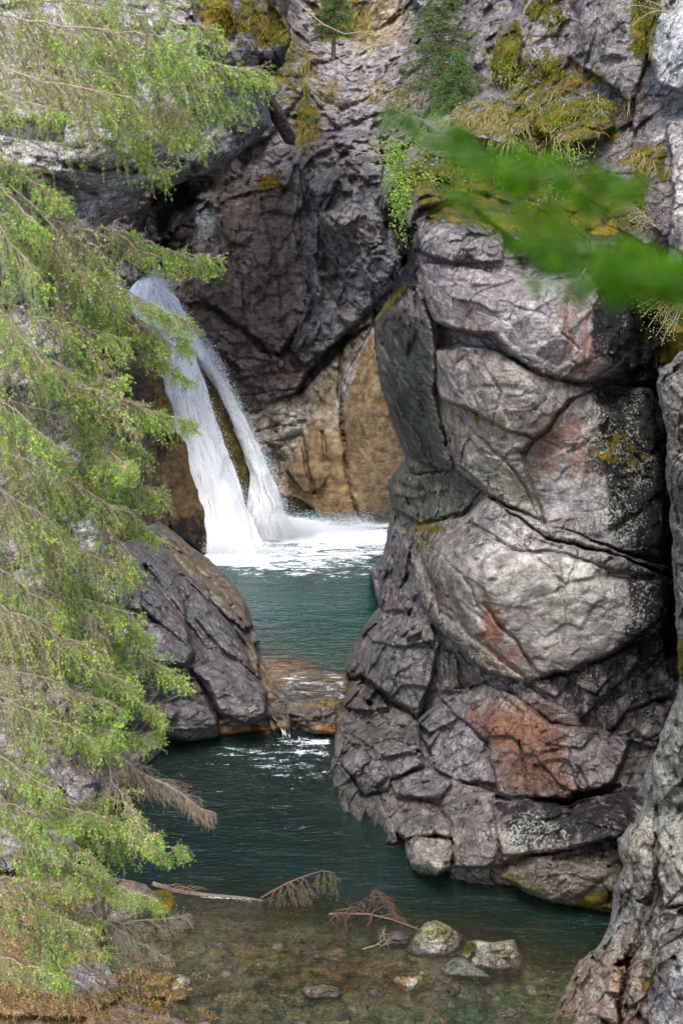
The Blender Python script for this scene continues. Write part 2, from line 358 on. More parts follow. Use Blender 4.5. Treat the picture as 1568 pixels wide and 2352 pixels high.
B = [
 ([(955,505),(1040,485),(1150,530),(1158,600),(1040,605),(960,575)], .2,.7,30,(0,.3)),
 ([(968,600),(1040,608),(1100,622),(1200,640),(1300,625),(1390,640),(1450,700),(1510,780),(1512,885),(1375,872),(1320,878),(1250,862),(1175,818),(1135,768),(1045,752),(997,737),(972,680)], .5,1.0,60,(-.1,.2)),
 ([(1040,612),(1120,640),(1180,700),(1195,715),(1130,720),(1100,700),(1050,690),(985,640)], 1.0,.5,30,(0,.3)),
 ([(998,805),(1060,795),(1110,802),(1170,824),(1240,860),(1320,884),(1375,889),(1312,918),(1228,1008),(1150,985),(1095,950),(1010,918),(1000,880)], .45,.8,60,(-.1,.1)),
 ([(1088,915),(1160,905),(1165,975),(1130,970),(1100,950)], 1.15,.25,12,(.1,.1)),
 ([(1000,905),(1010,922),(1095,955),(1228,1012),(1196,1040),(1222,1090),(1250,1200),(1180,1168),(1110,1132),(1050,1080),(1040,1040),(1012,970)], .2,.8,50,(.1,.2)),
 ([(1232,1010),(1320,916),(1390,888),(1512,892),(1530,1050),(1540,1302),(1440,1272),(1350,1236),(1250,1202),(1200,1060)], .35,.7,50,(.1,.0)),
 ([(858,735),(890,700),(925,645),(962,655),(990,740),(1000,800),(996,900),(1010,980),(1040,1075),(960,1090),(933,1060),(905,975),(885,910),(868,860)], .3,.9,40,(.2,-.2)),
 ([(1000,740),(1060,758),(1120,775),(1160,815),(1060,790),(1005,800)], -.9,.1,20),
 ([(895,1100),(910,1088),(960,1095),(1045,1082),(1100,1130),(1060,1180),(960,1205),(900,1165)], .2,.8,35,(0,.3)),
 ([(950,1212),(1000,1200),(1060,1190),(1118,1142),(1180,1182),(1260,1242),(1400,1272),(1545,1330),(1532,1410),(1450,1480),(1330,1530),(1200,1567),(1150,1557),(1080,1522),(1000,1440),(960,1370),(940,1290)], .7,.9,110,(.15,.1)),
 ([(1118,1142),(1180,1170),(1350,1240),(1440,1276),(1545,1306),(1545,1325),(1400,1270),(1260,1240),(1180,1182)], .9,.5,20),
 ([(848,1312),(880,1270),(900,1195),(945,1250),(958,1370),(940,1402),(880,1400),(866,1380)], .2,.6,22,(.2,0)),
 ([(790,1522),(808,1480),(850,1432),(920,1410),(980,1430),(1008,1480),(995,1560),(960,1645),(880,1592),(830,1547),(800,1560)], .2,.9,40,(.2,.5)),
 ([(1012,1492),(1080,1527),(1150,1560),(1110,1562),(1060,1580),(1002,1600),(1000,1560)], -.1,.5,25),
 ([(1010,1600),(1065,1590),(1110,1568),(1190,1600),(1260,1662),(1390,1682),(1450,1692),(1405,1800),(1300,1830),(1190,1842),(1142,1822),(1122,1702),(1050,1650)], .55,.9,45,(.1,.1)),
 ([(970,1672),(1010,1612),(1055,1652),(1125,1708),(1145,1802),(1040,1792),(1000,1762),(975,1700)], .15,.6,25,(.3,.1)),
 ([(1160,1575),(1330,1545),(1450,1492),(1545,1430),(1545,1600),(1510,1722),(1400,1690),(1262,1656),(1190,1597)], .0,.5,35,(0,.1)),
 ([(785,1600),(870,1598),(960,1655),(972,1760),(900,1790),(895,1815),(840,1830),(770,1735),(765,1650)], .3,.7,35,(.25,.4)),
 ([(750,1745),(772,1745),(830,1832),(885,1822),(900,1880),(920,1940),(860,1948),(800,1902),(755,1855)], .1,.6,30,(.2,.2)),
 ([(880,1825),(900,1788),(985,1762),(1050,1794),(1130,1818),(1290,1848),(1400,1822),(1490,1780),(1500,1900),(1400,1925),(1300,1950),(1220,1960),(1130,1995),(1045,1990),(1035,1925),(1000,1915),(935,1930),(903,1905)], .45,.9,50,(.1,.2)),
 ([(1030,1850),(1060,1840),(1160,1850),(1200,1900),(1180,1950),(1060,1940),(1035,1900)], 1.1,.4,30),
 ([(932,1940),(960,1917),(1030,1922),(1042,1955),(1036,1990),(1000,2012),(950,2003),(930,1968)], .9,.7,30,(0,.3)),
 ([(1150,2015),(1180,1972),(1260,1962),(1330,1950),(1470,1950),(1450,2100),(1300,2078),(1230,2058)], .3,.8,50,(0,.4)),
 ([(835,1440),(920,1412),(985,1432),(1000,1475),(930,1490),(850,1480)], .75,.4,10,(0,.35)),([(800,1565),(860,1580),(900,1625),(850,1640),(790,1620)], .7,.35,10,(.1,.35)),([(775,1660),(840,1650),(905,1700),(890,1730),(800,1710)], .75,.35,10,(.1,.4)),([(880,1650),(945,1665),(965,1720),(900,1700)], .85,.3,10,(.1,.3)),([(800,1740),(880,1745),(890,1790),(850,1810)], .6,.3,10,(.1,.35)),
 ([(955,1650),(1010,1612),(1050,1650),(985,1690)], .6,.3,10,(.2,.4)),([(895,1790),(985,1765),(1040,1800),(1010,1840),(910,1830)], .95,.3,10,(.1,.4)),([(1010,1490),(1050,1515),(1060,1575),(1015,1590)], .5,.3,10,(.3,0)),([(900,1110),(960,1105),(1040,1120),(960,1150),(905,1140)], .7,.3,10,(0,.4)),([(895,1560),(960,1600),(960,1650),(900,1600)], .6,.3,10,(.3,.2)),
 # mossy terrace humps and upper wall
 ([(1035,255),(1120,222),(1200,235),(1215,290),(1180,340),(1090,320),(1045,300)], .4,1.1,45,(0,.5)),
 ([(1225,240),(1300,205),(1390,225),(1410,290),(1370,320),(1280,330),(1230,300)], .9,1.2,45,(0,.6)),
 ([(1125,150),(1150,60),(1185,40),(1200,100),(1185,170),(1135,195)], .6,.8,25,(0,0)),
 ([(1300,130),(1340,0),(1460,-20),(1490,120),(1450,240),(1410,200)], .3,.8,40),
 ([(1500,-160),(1700,-160),(1700,260),(1600,230),(1510,190),(1488,120)], 1.6,1.2,50,(0,.6)),
 ([(1530,280),(1700,260),(1700,1000),(1540,830),(1520,700),(1545,450)], 1.2,1.0,40),
 ([(870,400),(950,335),(1030,380),(1050,460),(960,480),(930,550),(880,500)], .1,.9,35,(0,.4)),
 ([(1060,380),(1200,350),(1300,380),(1420,420),(1500,560),(1380,600),(1180,560),(1080,470)], .3,.8,50,(0,.4)),
]
K = [([(1150,690),(1250,720),(1330,800)],3,.08),([(1090,810),(1150,900),(1130,975)],3,.14),([(1050,960),(1180,1080),(1240,1190)],3,.16),([(1080,1200),(1180,1260),(1300,1275),(1400,1310)],4,.25),([(1110,1390),(1180,1470),(1230,1550)],4,.2),([(970,1240),(1060,1320),(1100,1400)],3,.16),([(1190,1700),(1210,1830)],3,.2),([(1300,1690),(1330,1820)],3,.18),([(1130,1830),(1150,1980)],3,.2),([(1195,1040),(1230,1150),(1250,1200)],5,.25),([(1260,1240),(1400,1268),(1545,1290)],6,.35),([(960,1260),(1010,1400),(1100,1480),(1210,1560)],5,.15),
 ([(885,1000),(960,1060),(1000,1080)],5,.3),([(870,860),(930,960),(1000,1060)],5,.2),([(1140,1830),(1300,1845),(1420,1810)],6,.4),([(900,1820),(1010,1850),(1035,1900)],4,.2),
 ([(1400,1690),(1440,1640),(1540,1600)],6,.4),([(820,1600),(900,1660),(960,1740)],4,.2),([(790,1680),(880,1740),(900,1790)],4,.25),([(820,1760),(860,1800),(890,1860)],4,.2),
 ([(1490,700),(1480,860),(1400,900)],30,1.6),([(1400,1320),(1545,1330)],8,.3),([(1500,880),(1535,1100),(1540,1500)],14,1.2),([(1340,1250),(1300,1350),(1150,1200)],4,.1)]
PT = [
 ('poly',[(860,700),(1000,760),(1040,1075),(960,1095),(900,980)],'col',(.075,.082,.08),14,.5),  # left-facing slab painted darker, its shadow put into the colour
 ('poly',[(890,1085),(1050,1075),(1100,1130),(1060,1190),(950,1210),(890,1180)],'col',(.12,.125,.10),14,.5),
 ('poly',[(960,500),(1400,600),(1400,870),(1150,800),(980,730)],'col',(.25,.225,.23),25,.7),
 ('poly',[(1000,800),(1380,880),(1230,1010),(1200,1160),(1010,930)],'col',(.26,.235,.22),20,.7),
 ('poly',[(1050,1190),(1260,1240),(1380,1280),(1350,1450),(1250,1500),(1150,1400),(1100,1300)],'col',(.27,.26,.25),30,.7),
 ('poly',[(1000,930),(1200,1050),(1250,1200),(1100,1130)],'col',(.25,.24,.21),20,.7),
 ('poly',[(1110,1140),(1250,1180),(1250,1240),(1180,1230)],'col',(.28,.265,.25),14,.7),
 ('poly',[(940,1260),(1080,1200),(1110,1380),(1150,1500),(1060,1500),(980,1400)],'col',(.16,.15,.135),20,.5),
 ('line',[(955,1290),(1000,1400),(1040,1450),(1110,1490),(1150,1540),(1210,1562)],'col',(.40,.38,.33),4,.6,6),
 ('line',[(1045,1340),(1065,1390),(1110,1440)],'col',(.38,.36,.33),4,.6,5),
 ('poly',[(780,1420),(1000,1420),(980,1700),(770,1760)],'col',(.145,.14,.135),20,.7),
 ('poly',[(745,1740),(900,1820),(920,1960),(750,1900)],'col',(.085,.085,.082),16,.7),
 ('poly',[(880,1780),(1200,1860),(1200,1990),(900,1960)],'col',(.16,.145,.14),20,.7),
 ('ell',(985,1955,60,50),'col',(.31,.29,.26),12,.4),
 ('poly',[(1060,1585),(1120,1570),(1210,1620),(1180,1640),(1080,1630)],'col',(.33,.31,.28),10,.5),
 ('poly',[(1100,1640),(1300,1670),(1310,1830),(1160,1830)],'col',(.17,.11,.085),20,.7),
 ('poly',[(1120,1980),(1300,1950),(1440,1960),(1440,2110),(1150,2060)],'col',(.21,.185,.15),18,.7),
 ('line',[(950,2003),(1060,2025),(1150,2045),(1270,2060)],'col',(.30,.28,.24),5,.6,8),
 ('poly',[(1180,0),(1500,0),(1480,400),(1180,300)],'col',(.24,.22,.225),30,.8),
 ('poly',[(1490,-160),(1700,-160),(1700,260),(1500,200)],'col',(.48,.48,.49),15,.4),
 ('poly',[(1500,280),(1700,260),(1700,560),(1540,500)],'col',(.42,.41,.41),25,.6),
 ('poly',[(1500,800),(1720,800),(1720,1500),(1540,1300)],'col',(.36,.35,.36),15,.6),
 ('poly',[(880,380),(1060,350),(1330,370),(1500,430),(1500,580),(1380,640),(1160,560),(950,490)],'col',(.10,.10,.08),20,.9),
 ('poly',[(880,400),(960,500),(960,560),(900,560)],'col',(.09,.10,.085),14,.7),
 # rust
 ('ell',(1330,780,60,110),'r',.8,20),('ell',(1260,1020,45,90),'r',.85,14),('ell',(1320,1040,22,80),'r',1.,10),('ell',(1130,1440,26,60),'r',1.1,8),('ell',(1170,1510,70,35),'r',.9,12),
 ('ell',(1180,1660,120,60),'r',.95,18),('ell',(1250,1720,90,90),'r',.6,20),('ell',(1060,1560,40,30),'r',.6,12),('ell',(1350,1800,130,50),'r',.55,20),('ell',(1085,740,40,50),'r',.6,12),
 ('ell',(1060,980,60,60),'r',.5,14),('ell',(1450,260,50,40),'r',.6,14),('ell',(1130,640,90,60),'r',.4,20),
 # black
 ('poly',[(1370,600),(1540,560),(1560,900),(1540,1000),(1430,880),(1360,760)],'b',.95,22),
 ('poly',[(1360,900),(1545,880),(1545,1500),(1460,1500),(1380,1100)],'b',.8,28),
 ('poly',[(1470,1300),(1560,1280),(1560,1560),(1400,1500)],'b',.95,25),
 ('poly',[(1200,1570),(1550,1440),(1530,1760),(1330,1680)],'b',.5,25),
 ('poly',[(1130,1840),(1480,1780),(1460,1960),(1200,1960)],'b',.6,25),
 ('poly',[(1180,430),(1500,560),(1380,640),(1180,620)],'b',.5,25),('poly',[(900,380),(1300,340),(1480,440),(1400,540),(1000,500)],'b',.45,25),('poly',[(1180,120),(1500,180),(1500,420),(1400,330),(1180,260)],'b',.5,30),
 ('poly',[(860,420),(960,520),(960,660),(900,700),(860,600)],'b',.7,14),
 ('ell',(1400,1640,120,60),'b',.3,20),
 # lichen
 ('poly',[(980,620),(1400,620),(1500,900),(1500,1500),(1150,1500),(1000,900)],'l',.45,30),
 ('poly',[(1320,880),(1500,880),(1530,1450),(1260,1500)],'l',.66,30),
 ('ell',(1240,1920,120,50),'l',.75,18),('poly',[(1150,1960),(1330,1900),(1420,1880),(1240,1990)],'l',.5,15),
 ('poly',[(1200,1560),(1540,1450),(1500,1800),(1250,1660)],'l',.42,25),('poly',[(1180,0),(1500,0),(1480,400),(1180,300)],'l',.4,25),
 ('poly',[(780,1420),(1000,1420),(980,1760),(770,1760)],'l',.2,25),
 # moss
 ('poly',[(1035,245),(1200,225),(1400,200),(1420,320),(1330,370),(1180,345),(1040,310)],'m',.62,16,1.2),
 ('poly',[(1130,190),(1330,120),(1400,180),(1300,250),(1180,230)],'m',.55,16,1.3),
 ('poly',[(1120,200),(1130,120),(1185,40),(1210,60),(1185,150)],'m',.85,12),
 ('poly',[(1180,-20),(1310,-20),(1300,60),(1200,70)],'m',.55,14,1.3),
 ('poly',[(1455,0),(1530,-20),(1510,70),(1480,150),(1450,110)],'m',.75,10),
 ('poly',[(880,390),(1060,350),(1300,340),(1500,430),(1480,540),(1250,560),(960,500)],'m',.6,18,1.2),
 ('poly',[(1420,350),(1540,320),(1540,420),(1440,440)],'m',.6,12),
 ('poly',[(1510,760),(1580,680),(1600,760),(1560,850),(1512,830)],'m',.9,8),
 ('ell',(975,1212,45,16),'m',.7,8),('ell',(965,1240,30,30),'m',.5,10),('ell',(1430,1030,80,50),'m',.42,14),('ell',(1430,1030,80,50),'col',(.05,.045,.02),12),('line',[(1090,960),(1160,985),(1235,1010)],'m',.6,5,.8,6),
 ('line',[(860,740),(900,690),(930,660)],'m',.7,5,.8,7),('ell',(1200,2030,50,28),'m',.45,10),('ell',(1370,2070,70,28),'m',.7,10),('ell',(1000,2000,40,16),'m',.35,8),('line',[(1200,1195),(1290,1240),(1440,1280)],'m',.4,5,.8,4),
]
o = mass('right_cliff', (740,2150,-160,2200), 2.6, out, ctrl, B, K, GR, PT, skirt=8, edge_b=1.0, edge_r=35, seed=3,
     sm=.06, facets=((2.4,.26),(.9,.20),(.36,.07)), rough=[([(755,1400),(1010,1425),(985,1560),(960,1790),(900,1960),(740,1900)],1.4),([(840,1180),(950,1240),(960,1420),(840,1420)],1.5),([(1000,1250),(1250,1250),(1500,1330),(1500,1470),(1200,1560),(1040,1450)],.42),([(960,610),(1380,640),(1400,1200),(1200,1200),(1000,950)],.5),([(860,740),(1000,760),(1040,1080),(930,1060)],.6)], aniso=rotm('Y',35)@np.diag([1,1,1.])@rotm('X',10), wamp=8)
tag(o, 'tall grey rock wall of stacked rounded blocks with rust and lichen stains right of the pools', 'rock wall', kind='structure')
# ================================================================ BACK WALL
out = [(60,-200),(1320,-200),(1320,400),(1000,700),(1000,1232),(300,1232),(60,1000)]
ctrl = [(60,300,56),(60,800,55),(200,600,56),(330,0,60),(600,0,64),(760,0,68),(900,0,66),(1100,0,60),(1250,0,58),(700,250,60),(850,200,62),(1000,250,57),(1150,250,55),
 (400,500,57),(560,450,58.5),(680,450,58),(800,450,55.5),(900,500,54),(450,700,56.5),(600,700,57.5),(780,700,56),(900,700,54.5),(560,900,55.5),(700,900,55.4),(850,900,54.4),
 (560,1100,54.4),(700,1190,54),(900,1215,53.2),(400,1200,54),(1000,1215,53),(1250,400,53),(620,1190,54)]
B = [
 ([(440,560),(520,450),(680,415),(690,560),(722,700),(640,815),(560,760),(450,690)], .0,.5,40,(0,.3)),
 ([(690,390),(760,300),(870,300),(885,460),(930,585),(905,650),(860,700),(855,740),(790,770),(700,842),(665,800),(705,700),(690,560),(722,470)], .9,.9,50,(0,.2)),
 ([(690,385),(740,330),(800,300),(870,310),(880,420),(800,440),(720,460)], 1.5,.6,30),
 ([(725,490),(800,470),(860,500),(880,560),(800,590),(740,560)], 1.9,.7,30,(0,-.2)),
 ([(700,580),(760,570),(800,640),(780,690),(730,680)], 1.7,.6,25,(0,-.2)),
 ([(800,600),(870,560),(925,590),(880,660),(820,680)], 1.5,.7,25,(0,-.2)),
 ([(700,760),(780,700),(850,720),(860,745),(790,772),(720,830)], .9,.8,25),
 ([(858,745),(790,790),(780,850),(790,1000),(800,1120),(830,1205),(925,1215),(935,1050),(905,980),(870,860)], .6,1.3,70,(.1,.2)),
 ([(785,800),(700,900),(700,980),(640,1060),(640,1130),(690,1150),(760,1205),(830,1205),(800,1120),(785,1000),(778,850)], .4,.9,40,(.1,-.1)),
 ([(700,985),(760,1000),(775,1060),(740,1120),(690,1130),(660,1080)], 1.0,.5,25),
 ([(560,960),(640,930),(710,945),(700,990),(650,1050),(600,1080),(590,1020)], .2,.5,20,(0,-.4)),
 ([(440,750),(560,790),(700,850),(720,880),(620,920),(560,950),(500,850)], .0,.5,25,(0,-.3)),
 ([(720,40),(800,-20),(900,-60),(960,60),(900,250),(780,290),(700,200)], .0,.8,60),
 ([(1120,-60),(1180,-60),(1180,220),(1120,250),(1080,150)], .6,.7,40),
]
K = [([(560,1000),(700,960)],3,.2),([(580,1030),(690,1000)],3,.2),([(500,880),(700,850)],3,.25),([(520,910),(700,890)],3,.2),([(460,800),(620,830)],3,.2),([(500,500),(560,640),(560,760)],4,.2),([(600,460),(640,640),(650,780)],4,.2),([(690,560),(722,700),(665,800)],8,.8),([(785,800),(778,900),(790,1000)],4,.3),([(850,720),(780,790),(690,900)],9,.9),([(620,820),(560,760),(470,700)],6,.4),
  ([(860,745),(800,850),(780,940)],4,.3),([(455,420),(370,520),(380,640)],40,1.5),([(690,1000),(700,1060),(720,1130)],4,.35),([(740,990),(750,1060)],4,.3),([(880,470),(900,560),(960,650)],15,1.2)]
OR = (.21,.145,.08)
PT = [
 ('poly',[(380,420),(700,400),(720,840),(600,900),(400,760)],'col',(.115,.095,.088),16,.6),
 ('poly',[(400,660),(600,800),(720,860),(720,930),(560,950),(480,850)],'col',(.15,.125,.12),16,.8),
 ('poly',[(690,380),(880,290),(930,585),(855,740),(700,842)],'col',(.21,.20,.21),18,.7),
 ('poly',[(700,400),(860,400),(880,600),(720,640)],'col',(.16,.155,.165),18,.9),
 ('poly',[(770,960),(780,800),(860,740),(940,1000),(940,1215),(640,1215),(635,1080),(700,960)],'col',OR,14,.5),
 ('poly',[(690,960),(700,900),(790,790),(800,960),(770,1020)],'col',(.22,.18,.13),14,.8),
 ('line',[(860,740),(810,830),(780,930)],'col',(.34,.31,.30),5,1.0,10),
 ('poly',[(560,950),(710,930),(700,1000),(640,1090),(590,1060)],'col',(.50,.47,.40),14,.6),
 ('poly',[(590,1060),(660,1060),(650,1150),(610,1160)],'col',(.36,.30,.20),12,.8),
 ('ell',(870,1190,70,30),'col',(.10,.075,.065),16,.6),
 ('poly',[(680,-200),(960,-200),(950,280),(700,300)],'col',(.29,.265,.27),25,.8),('ell',(860,60,90,60),'col',(.36,.29,.20),14,1.6),('ell',(1010,220,120,50),'col',(.33,.25,.17),14,1.8),
 ('poly',[(900,-200),(1320,-200),(1320,400),(950,330)],'col',(.21,.195,.20),25,.8),
 ('poly',[(560,180),(700,120),(720,320),(600,330)],'col',(.17,.155,.14),20,.8),
 ('poly',[(340,380),(460,400),(440,640),(360,620)],'b',.6,14),  # deep cavity painted black to carry its shade
 ('poly',[(640,760),(720,700),(760,800),(700,850)],'b',.4,14),
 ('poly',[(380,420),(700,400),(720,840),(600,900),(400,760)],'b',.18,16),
 ('ell',(470,500,20,50),'col',(.16,.19,.2),12,.4),
 ('ell',(780,900,120,120),'b',.25,20),
 ('ell',(650,140,40,90),'m',.6,14,1.2),('ell',(705,290,30,50),'m',.75,10),('ell',(720,180,30,90),'m',.4,14,1.3),('ell',(780,20,100,50),'m',.6,16),('ell',(770,60,50,40),'m',.8,12),
 ('ell',(610,420,30,22),'m',.7,8),('poly',[(560,430),(690,400),(690,450),(600,460)],'m',.3,10),('ell',(560,520,90,60),'m',.28,20,1.2),('ell',(840,100,80,120),'m',.25,20,1.4),
 ('poly',[(700,0),(900,0),(880,280),(740,280)],'l',.45,25),('ell',(640,980,70,50),'l',.5,20),('poly',[(690,380),(880,290),(930,585),(855,740),(700,842)],'l',.25,18),
 ('ell',(700,1080,50,60),'m',.2,12),
]
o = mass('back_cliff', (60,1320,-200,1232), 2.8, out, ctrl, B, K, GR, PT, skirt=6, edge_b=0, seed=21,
    facets=((1.9,.5),(.8,.26),(.33,.10)), aniso=rotm('Y',-40)@np.diag([1,1,1.]), wamp=9,
    rough=[([(860,740),(940,760),(960,1215),(640,1230),(635,1080),(700,980),(780,850)],.13),([(440,500),(700,420),(700,800),(480,760)],.6),([(690,300),(900,280),(930,640),(700,830)],1.35)])
tag(o, 'dark jagged rock face with a smooth orange lower wall behind the plunge pool', 'rock face', kind='structure')
# ================================================================ LEFT UPPER CLIFF
out = [(-600,-200),(520,-200),(500,40),(560,120),(600,200),(625,290),(560,345),(480,400),(400,425),(330,440),(315,480),(240,520),(232,640),(178,760),(176,880),(182,1000),(250,1250),(330,1500),(380,1720),(200,1900),(150,2100),(-200,2200),(-600,2300)]
ctrl = [(-600,0,40),(-600,1000,36),(-600,2200,25),(0,0,45),(300,0,48),(500,0,50),(600,250,49.5),(0,350,42),(300,370,44.5),(500,370,48),(0,450,42.5),(230,500,45),(0,800,42),(170,800,44),(0,1200,40),(230,1250,42),(0,1700,34),(200,1700,35.5),(0,2100,28.5),(150,2100,29.5),(350,1700,37)]
B = [
 ([(-200,-200),(480,-200),(560,130),(620,290),(470,360),(310,330),(150,280),(-200,260)], .2,.9,60,(0,.4)),
 ([(150,240),(240,260),(305,330),(315,380),(240,392),(150,375)], 1.5,.8,40,(0,.3)),
 ([(-200,290),(150,330),(230,400),(225,440),(100,420),(-200,400)], 1.0,.8,35,(0,.4)),
 ([(-200,410),(110,430),(120,600),(60,700),(-200,700)], .3,.8,50),
 ([(125,470),(225,455),(232,640),(180,700),(130,560)], .5,.8,35),
 ([(-200,700),(170,740),(178,880),(-200,900)], .5,.8,40),
 ([(330,330),(480,300),(620,290),(560,345),(480,398),(400,420)], .5,.8,30),
 ([(-200,1500),(200,1560),(230,1800),(150,2000),(-200,2000)], .3,.9,60),
]
K = [([(-100,395),(100,400),(220,440)],6,.8),([(80,430),(120,560),(110,700)],14,1.2),([(150,380),(310,390)],6,.8)]
PT = [('poly',[(-200,250),(320,260),(320,400),(230,450),(-200,440)],'col',(.43,.42,.42),25,.7),('poly',[(-200,440),(235,440),(235,650),(175,880),(-200,900)],'col',(.42,.41,.40),25,.7),
 ('poly',[(400,280),(640,250),(600,400),(330,450)],'b',.4,20),('ell',(450,460,60,60),'b',.9,10),('ell',(210,300,40,60),'col',(.27,.24,.22),14,.7),  # cave edge below the ledge blackened, shade held in the colour
 ('poly',[(-200,0),(500,0),(500,250),(-200,250)],'col',(.36,.35,.34),30),('poly',[(-200,1400),(300,1400),(300,2200),(-200,2200)],'col',(.27,.24,.23),30),
 ('ell',(70,420,70,14),'b',.5,8),('ell',(210,340,60,50),'m',.3,12)]
o = mass('left_cliff', (-600,640,-200,2300), 3.2, out, ctrl, B, K, (.30,.29,.30), PT, skirt=4, edge_b=1.0, edge_r=30, seed=41, facets=((2.0,.35),(.8,.18),(.3,.06)), aniso=rotm('Y',15)@np.diag([.7,1,1.5]))
tag(o, 'pale grey layered rock wall behind the spruce boughs at left', 'rock wall', kind='structure')
# overhanging nose top centre
o = mass('overhanging_rock', (420,700,-200,220), 2.6, [(430,-200),(690,-200),(660,40),(668,90),(650,150),(600,190),(560,180),(500,150),(450,100)],
 [(450,0,47),(560,0,48),(670,0,49),(560,150,47.5),(650,120,48.2),(600,180,48)], [([(440,-200),(600,-200),(620,100),(590,180),(450,120)],.3,.9,50,(0,.3)),([(590,110),(668,60),(655,150),(605,188)],.6,.6,30,(0,.6))], (), (.2,.19,.185),
 [('poly',[(440,-200),(640,-200),(665,90),(600,120),(560,60),(480,60)],'m',.62,22,1.3),('ell',(620,85,50,25),'m',.8,12),('ell',(500,30,50,60),'m',.75,14),('poly',[(580,125),(668,95),(650,160),(600,195)],'b',.75,14),('ell',(560,110,50,50),'l',.4,20)],  # underside of the nose blackened, its shade put into the colour
 skirt=8, edge_b=1.0, edge_r=35, seed=51, facets=((1.6,.3),(.6,.14),(.25,.05)))
tag(o, 'overhanging nose of grey rock with ochre moss on top, high above the waterfall', 'rock')
o = mass('rock_slab', (570,700,180,345), 2.4, [(588,192),(612,200),(650,255),(680,310),(678,335),(655,330),(625,280),(600,230)], [(590,195,52.5),(680,330,53),(640,240,52.3)],
 [([(588,192),(612,200),(680,310),(660,330)],.1,.5,16,(-.3,0))], (), (.22,.19,.21), [], skirt=2.5, edge_b=.5, edge_r=14, seed=53, facets=((.9,.1),(.4,.05)), wamp=4)
tag(o, 'long purple grey slab of rock leaning under the overhanging rock', 'rock slab')
# ================================================================ WATERFALL ROCK
out = [(120,860),(180,800),(240,760),(290,700),(310,655),(360,645),(400,680),(440,760),(470,830),(520,930),(560,1030),(580,1095),(570,1180),(556,1240),(480,1300),(400,1300),(250,1330),(150,1250)]
ctrl = [(200,850,50.5),(330,700,53),(400,700,53.5),(350,820,51.5),(450,830,52.8),(400,1000,51.5),(520,1000,52.3),(570,1100,52.2),(430,1180,51),(480,1280,50.4),(560,1220,51.8),(300,1200,48.5),(200,1250,46)]
B = [([(430,790),(450,790),(520,930),(578,1095),(566,1200),(545,1100),(500,980),(460,880)], .6,.7,22,(.2,0)),
 ([(175,800),(280,800),(345,850),(395,930),(402,960),(360,975),(280,960),(176,900)], .6,.9,35),
 ([(365,1050),(400,985),(450,1040),(480,1150),(486,1240),(470,1280),(400,1225),(375,1150)], .4,1.1,50,(.1,0)),
 ([(170,960),(360,980),(372,1100),(395,1230),(300,1260),(200,1200)], .7,.7,30)]
PT = [('poly',[(340,850),(400,930),(405,980),(370,980)],'col',(.22,.13,.03),10,.4),('poly',[(365,985),(450,1000),(490,1240),(400,1230)],'col',(.12,.075,.035),14,.5),
 ('line',[(440,800),(500,930),(545,1020),(572,1090),(560,1180)],'col',(.10,.075,.02),8,.5,26),('ell',(440,1230,60,60),'b',.55,14),('poly',[(170,780),(260,780),(250,900),(170,900)],'b',.6,14),
 ('line',[(375,1100),(395,1210)],'col',(.22,.15,.09),6,.5,8),('line',[(450,850),(530,1010)],'m',.42,8,.8,12),('poly',[(440,700),(560,960),(540,1100),(420,900)],'b',.3,10)]
o = mass('waterfall_rock', (120,600,640,1330), 2.4, out, ctrl, B, [([(400,985),(370,1050)],5,.4),([(370,975),(330,965)],5,.3)], (.11,.08,.055), PT, skirt=5, edge_b=.9, edge_r=30, seed=61, facets=((1.8,.10),(.7,.05),(.28,.02)), rough=[([(430,790),(580,1095),(565,1200),(370,1230),(365,1000)],.5)], wamp=5)
tag(o, 'smooth wet brown rock that splits the waterfall into strands', 'rock')
# ================================================================ LEFT BANK
out = [(150,1280),(300,1240),(365,1195),(400,1222),(480,1285),(540,1345),(575,1400),(582,1445),(600,1470),(580,1480),(612,1530),(640,1585),(700,1615),(768,1605),(830,1600),(830,1690),(700,1690),(650,1680),(600,1678),(560,1682),(505,1690),(480,1712),(380,1700),(330,1712),(150,1800)]
ctrl = [(380,1210,2.2),(480,1290,.9),(570,1400,.8),(590,1470,.6),(620,1560,.5),(700,1620,.52),(770,1650,.42),(480,1400,2.0),(400,1300,2.6),(330,1300,3.4),(200,1300,5),(520,1560,1.4),(610,1600,.9),(600,1678,-.1),(500,1695,-.2),(400,1700,-.1),(330,1600,2),(430,1480,2.2),(350,1450,3.0),(200,1600,4),(440,1620,1.2),(700,1690,-.1),(830,1650,.4),(180,1780,1)]
B = [
 ([(470,1485),(500,1480),(560,1525),(612,1588),(612,1650),(560,1662),(505,1640),(480,1570),(445,1540)], .5,.6,18,(.1,.5)),
 ([(372,1612),(420,1590),(480,1618),(500,1650),(505,1692),(430,1702),(350,1680)], .6,.6,18,(.1,.5)),
 ([(300,1445),(350,1432),(420,1440),(445,1500),(430,1530),(350,1520),(305,1490)], .6,.6,25,(.1,.5)),
 ([(340,1300),(420,1380),(440,1500),(380,1440),(320,1390)], .5,.5,20,(.2,.3)),
 ([(370,1205),(480,1290),(560,1370),(582,1440),(560,1450),(480,1380),(400,1300)], .4,.5,22,(.1,.2)),
 ([(420,1330),(520,1420),(590,1490),(600,1560),(520,1500),(450,1420)], .4,.5,18,(.1,.3)),
 ([(250,1270),(330,1290),(330,1400),(250,1400)], .3,.6,22),
 ([(655,1615),(770,1600),(772,1640),(720,1650),(660,1640)], .2,.15,10,(0,.3)),
 ([(660,1645),(770,1642),(772,1688),(700,1680)], .1,.2,12,(0,.1)),([(612,1600),(665,1612),(668,1690),(620,1690)],.25,.2,8,(0,.3)),([(690,1612),(735,1606),(740,1650),(700,1655)],.45,.15,8,(0,.3)),([(500,1668),(560,1662),(610,1668),(650,1678),(640,1690),(505,1692)],.2,.15,8,(0,.3)),
]
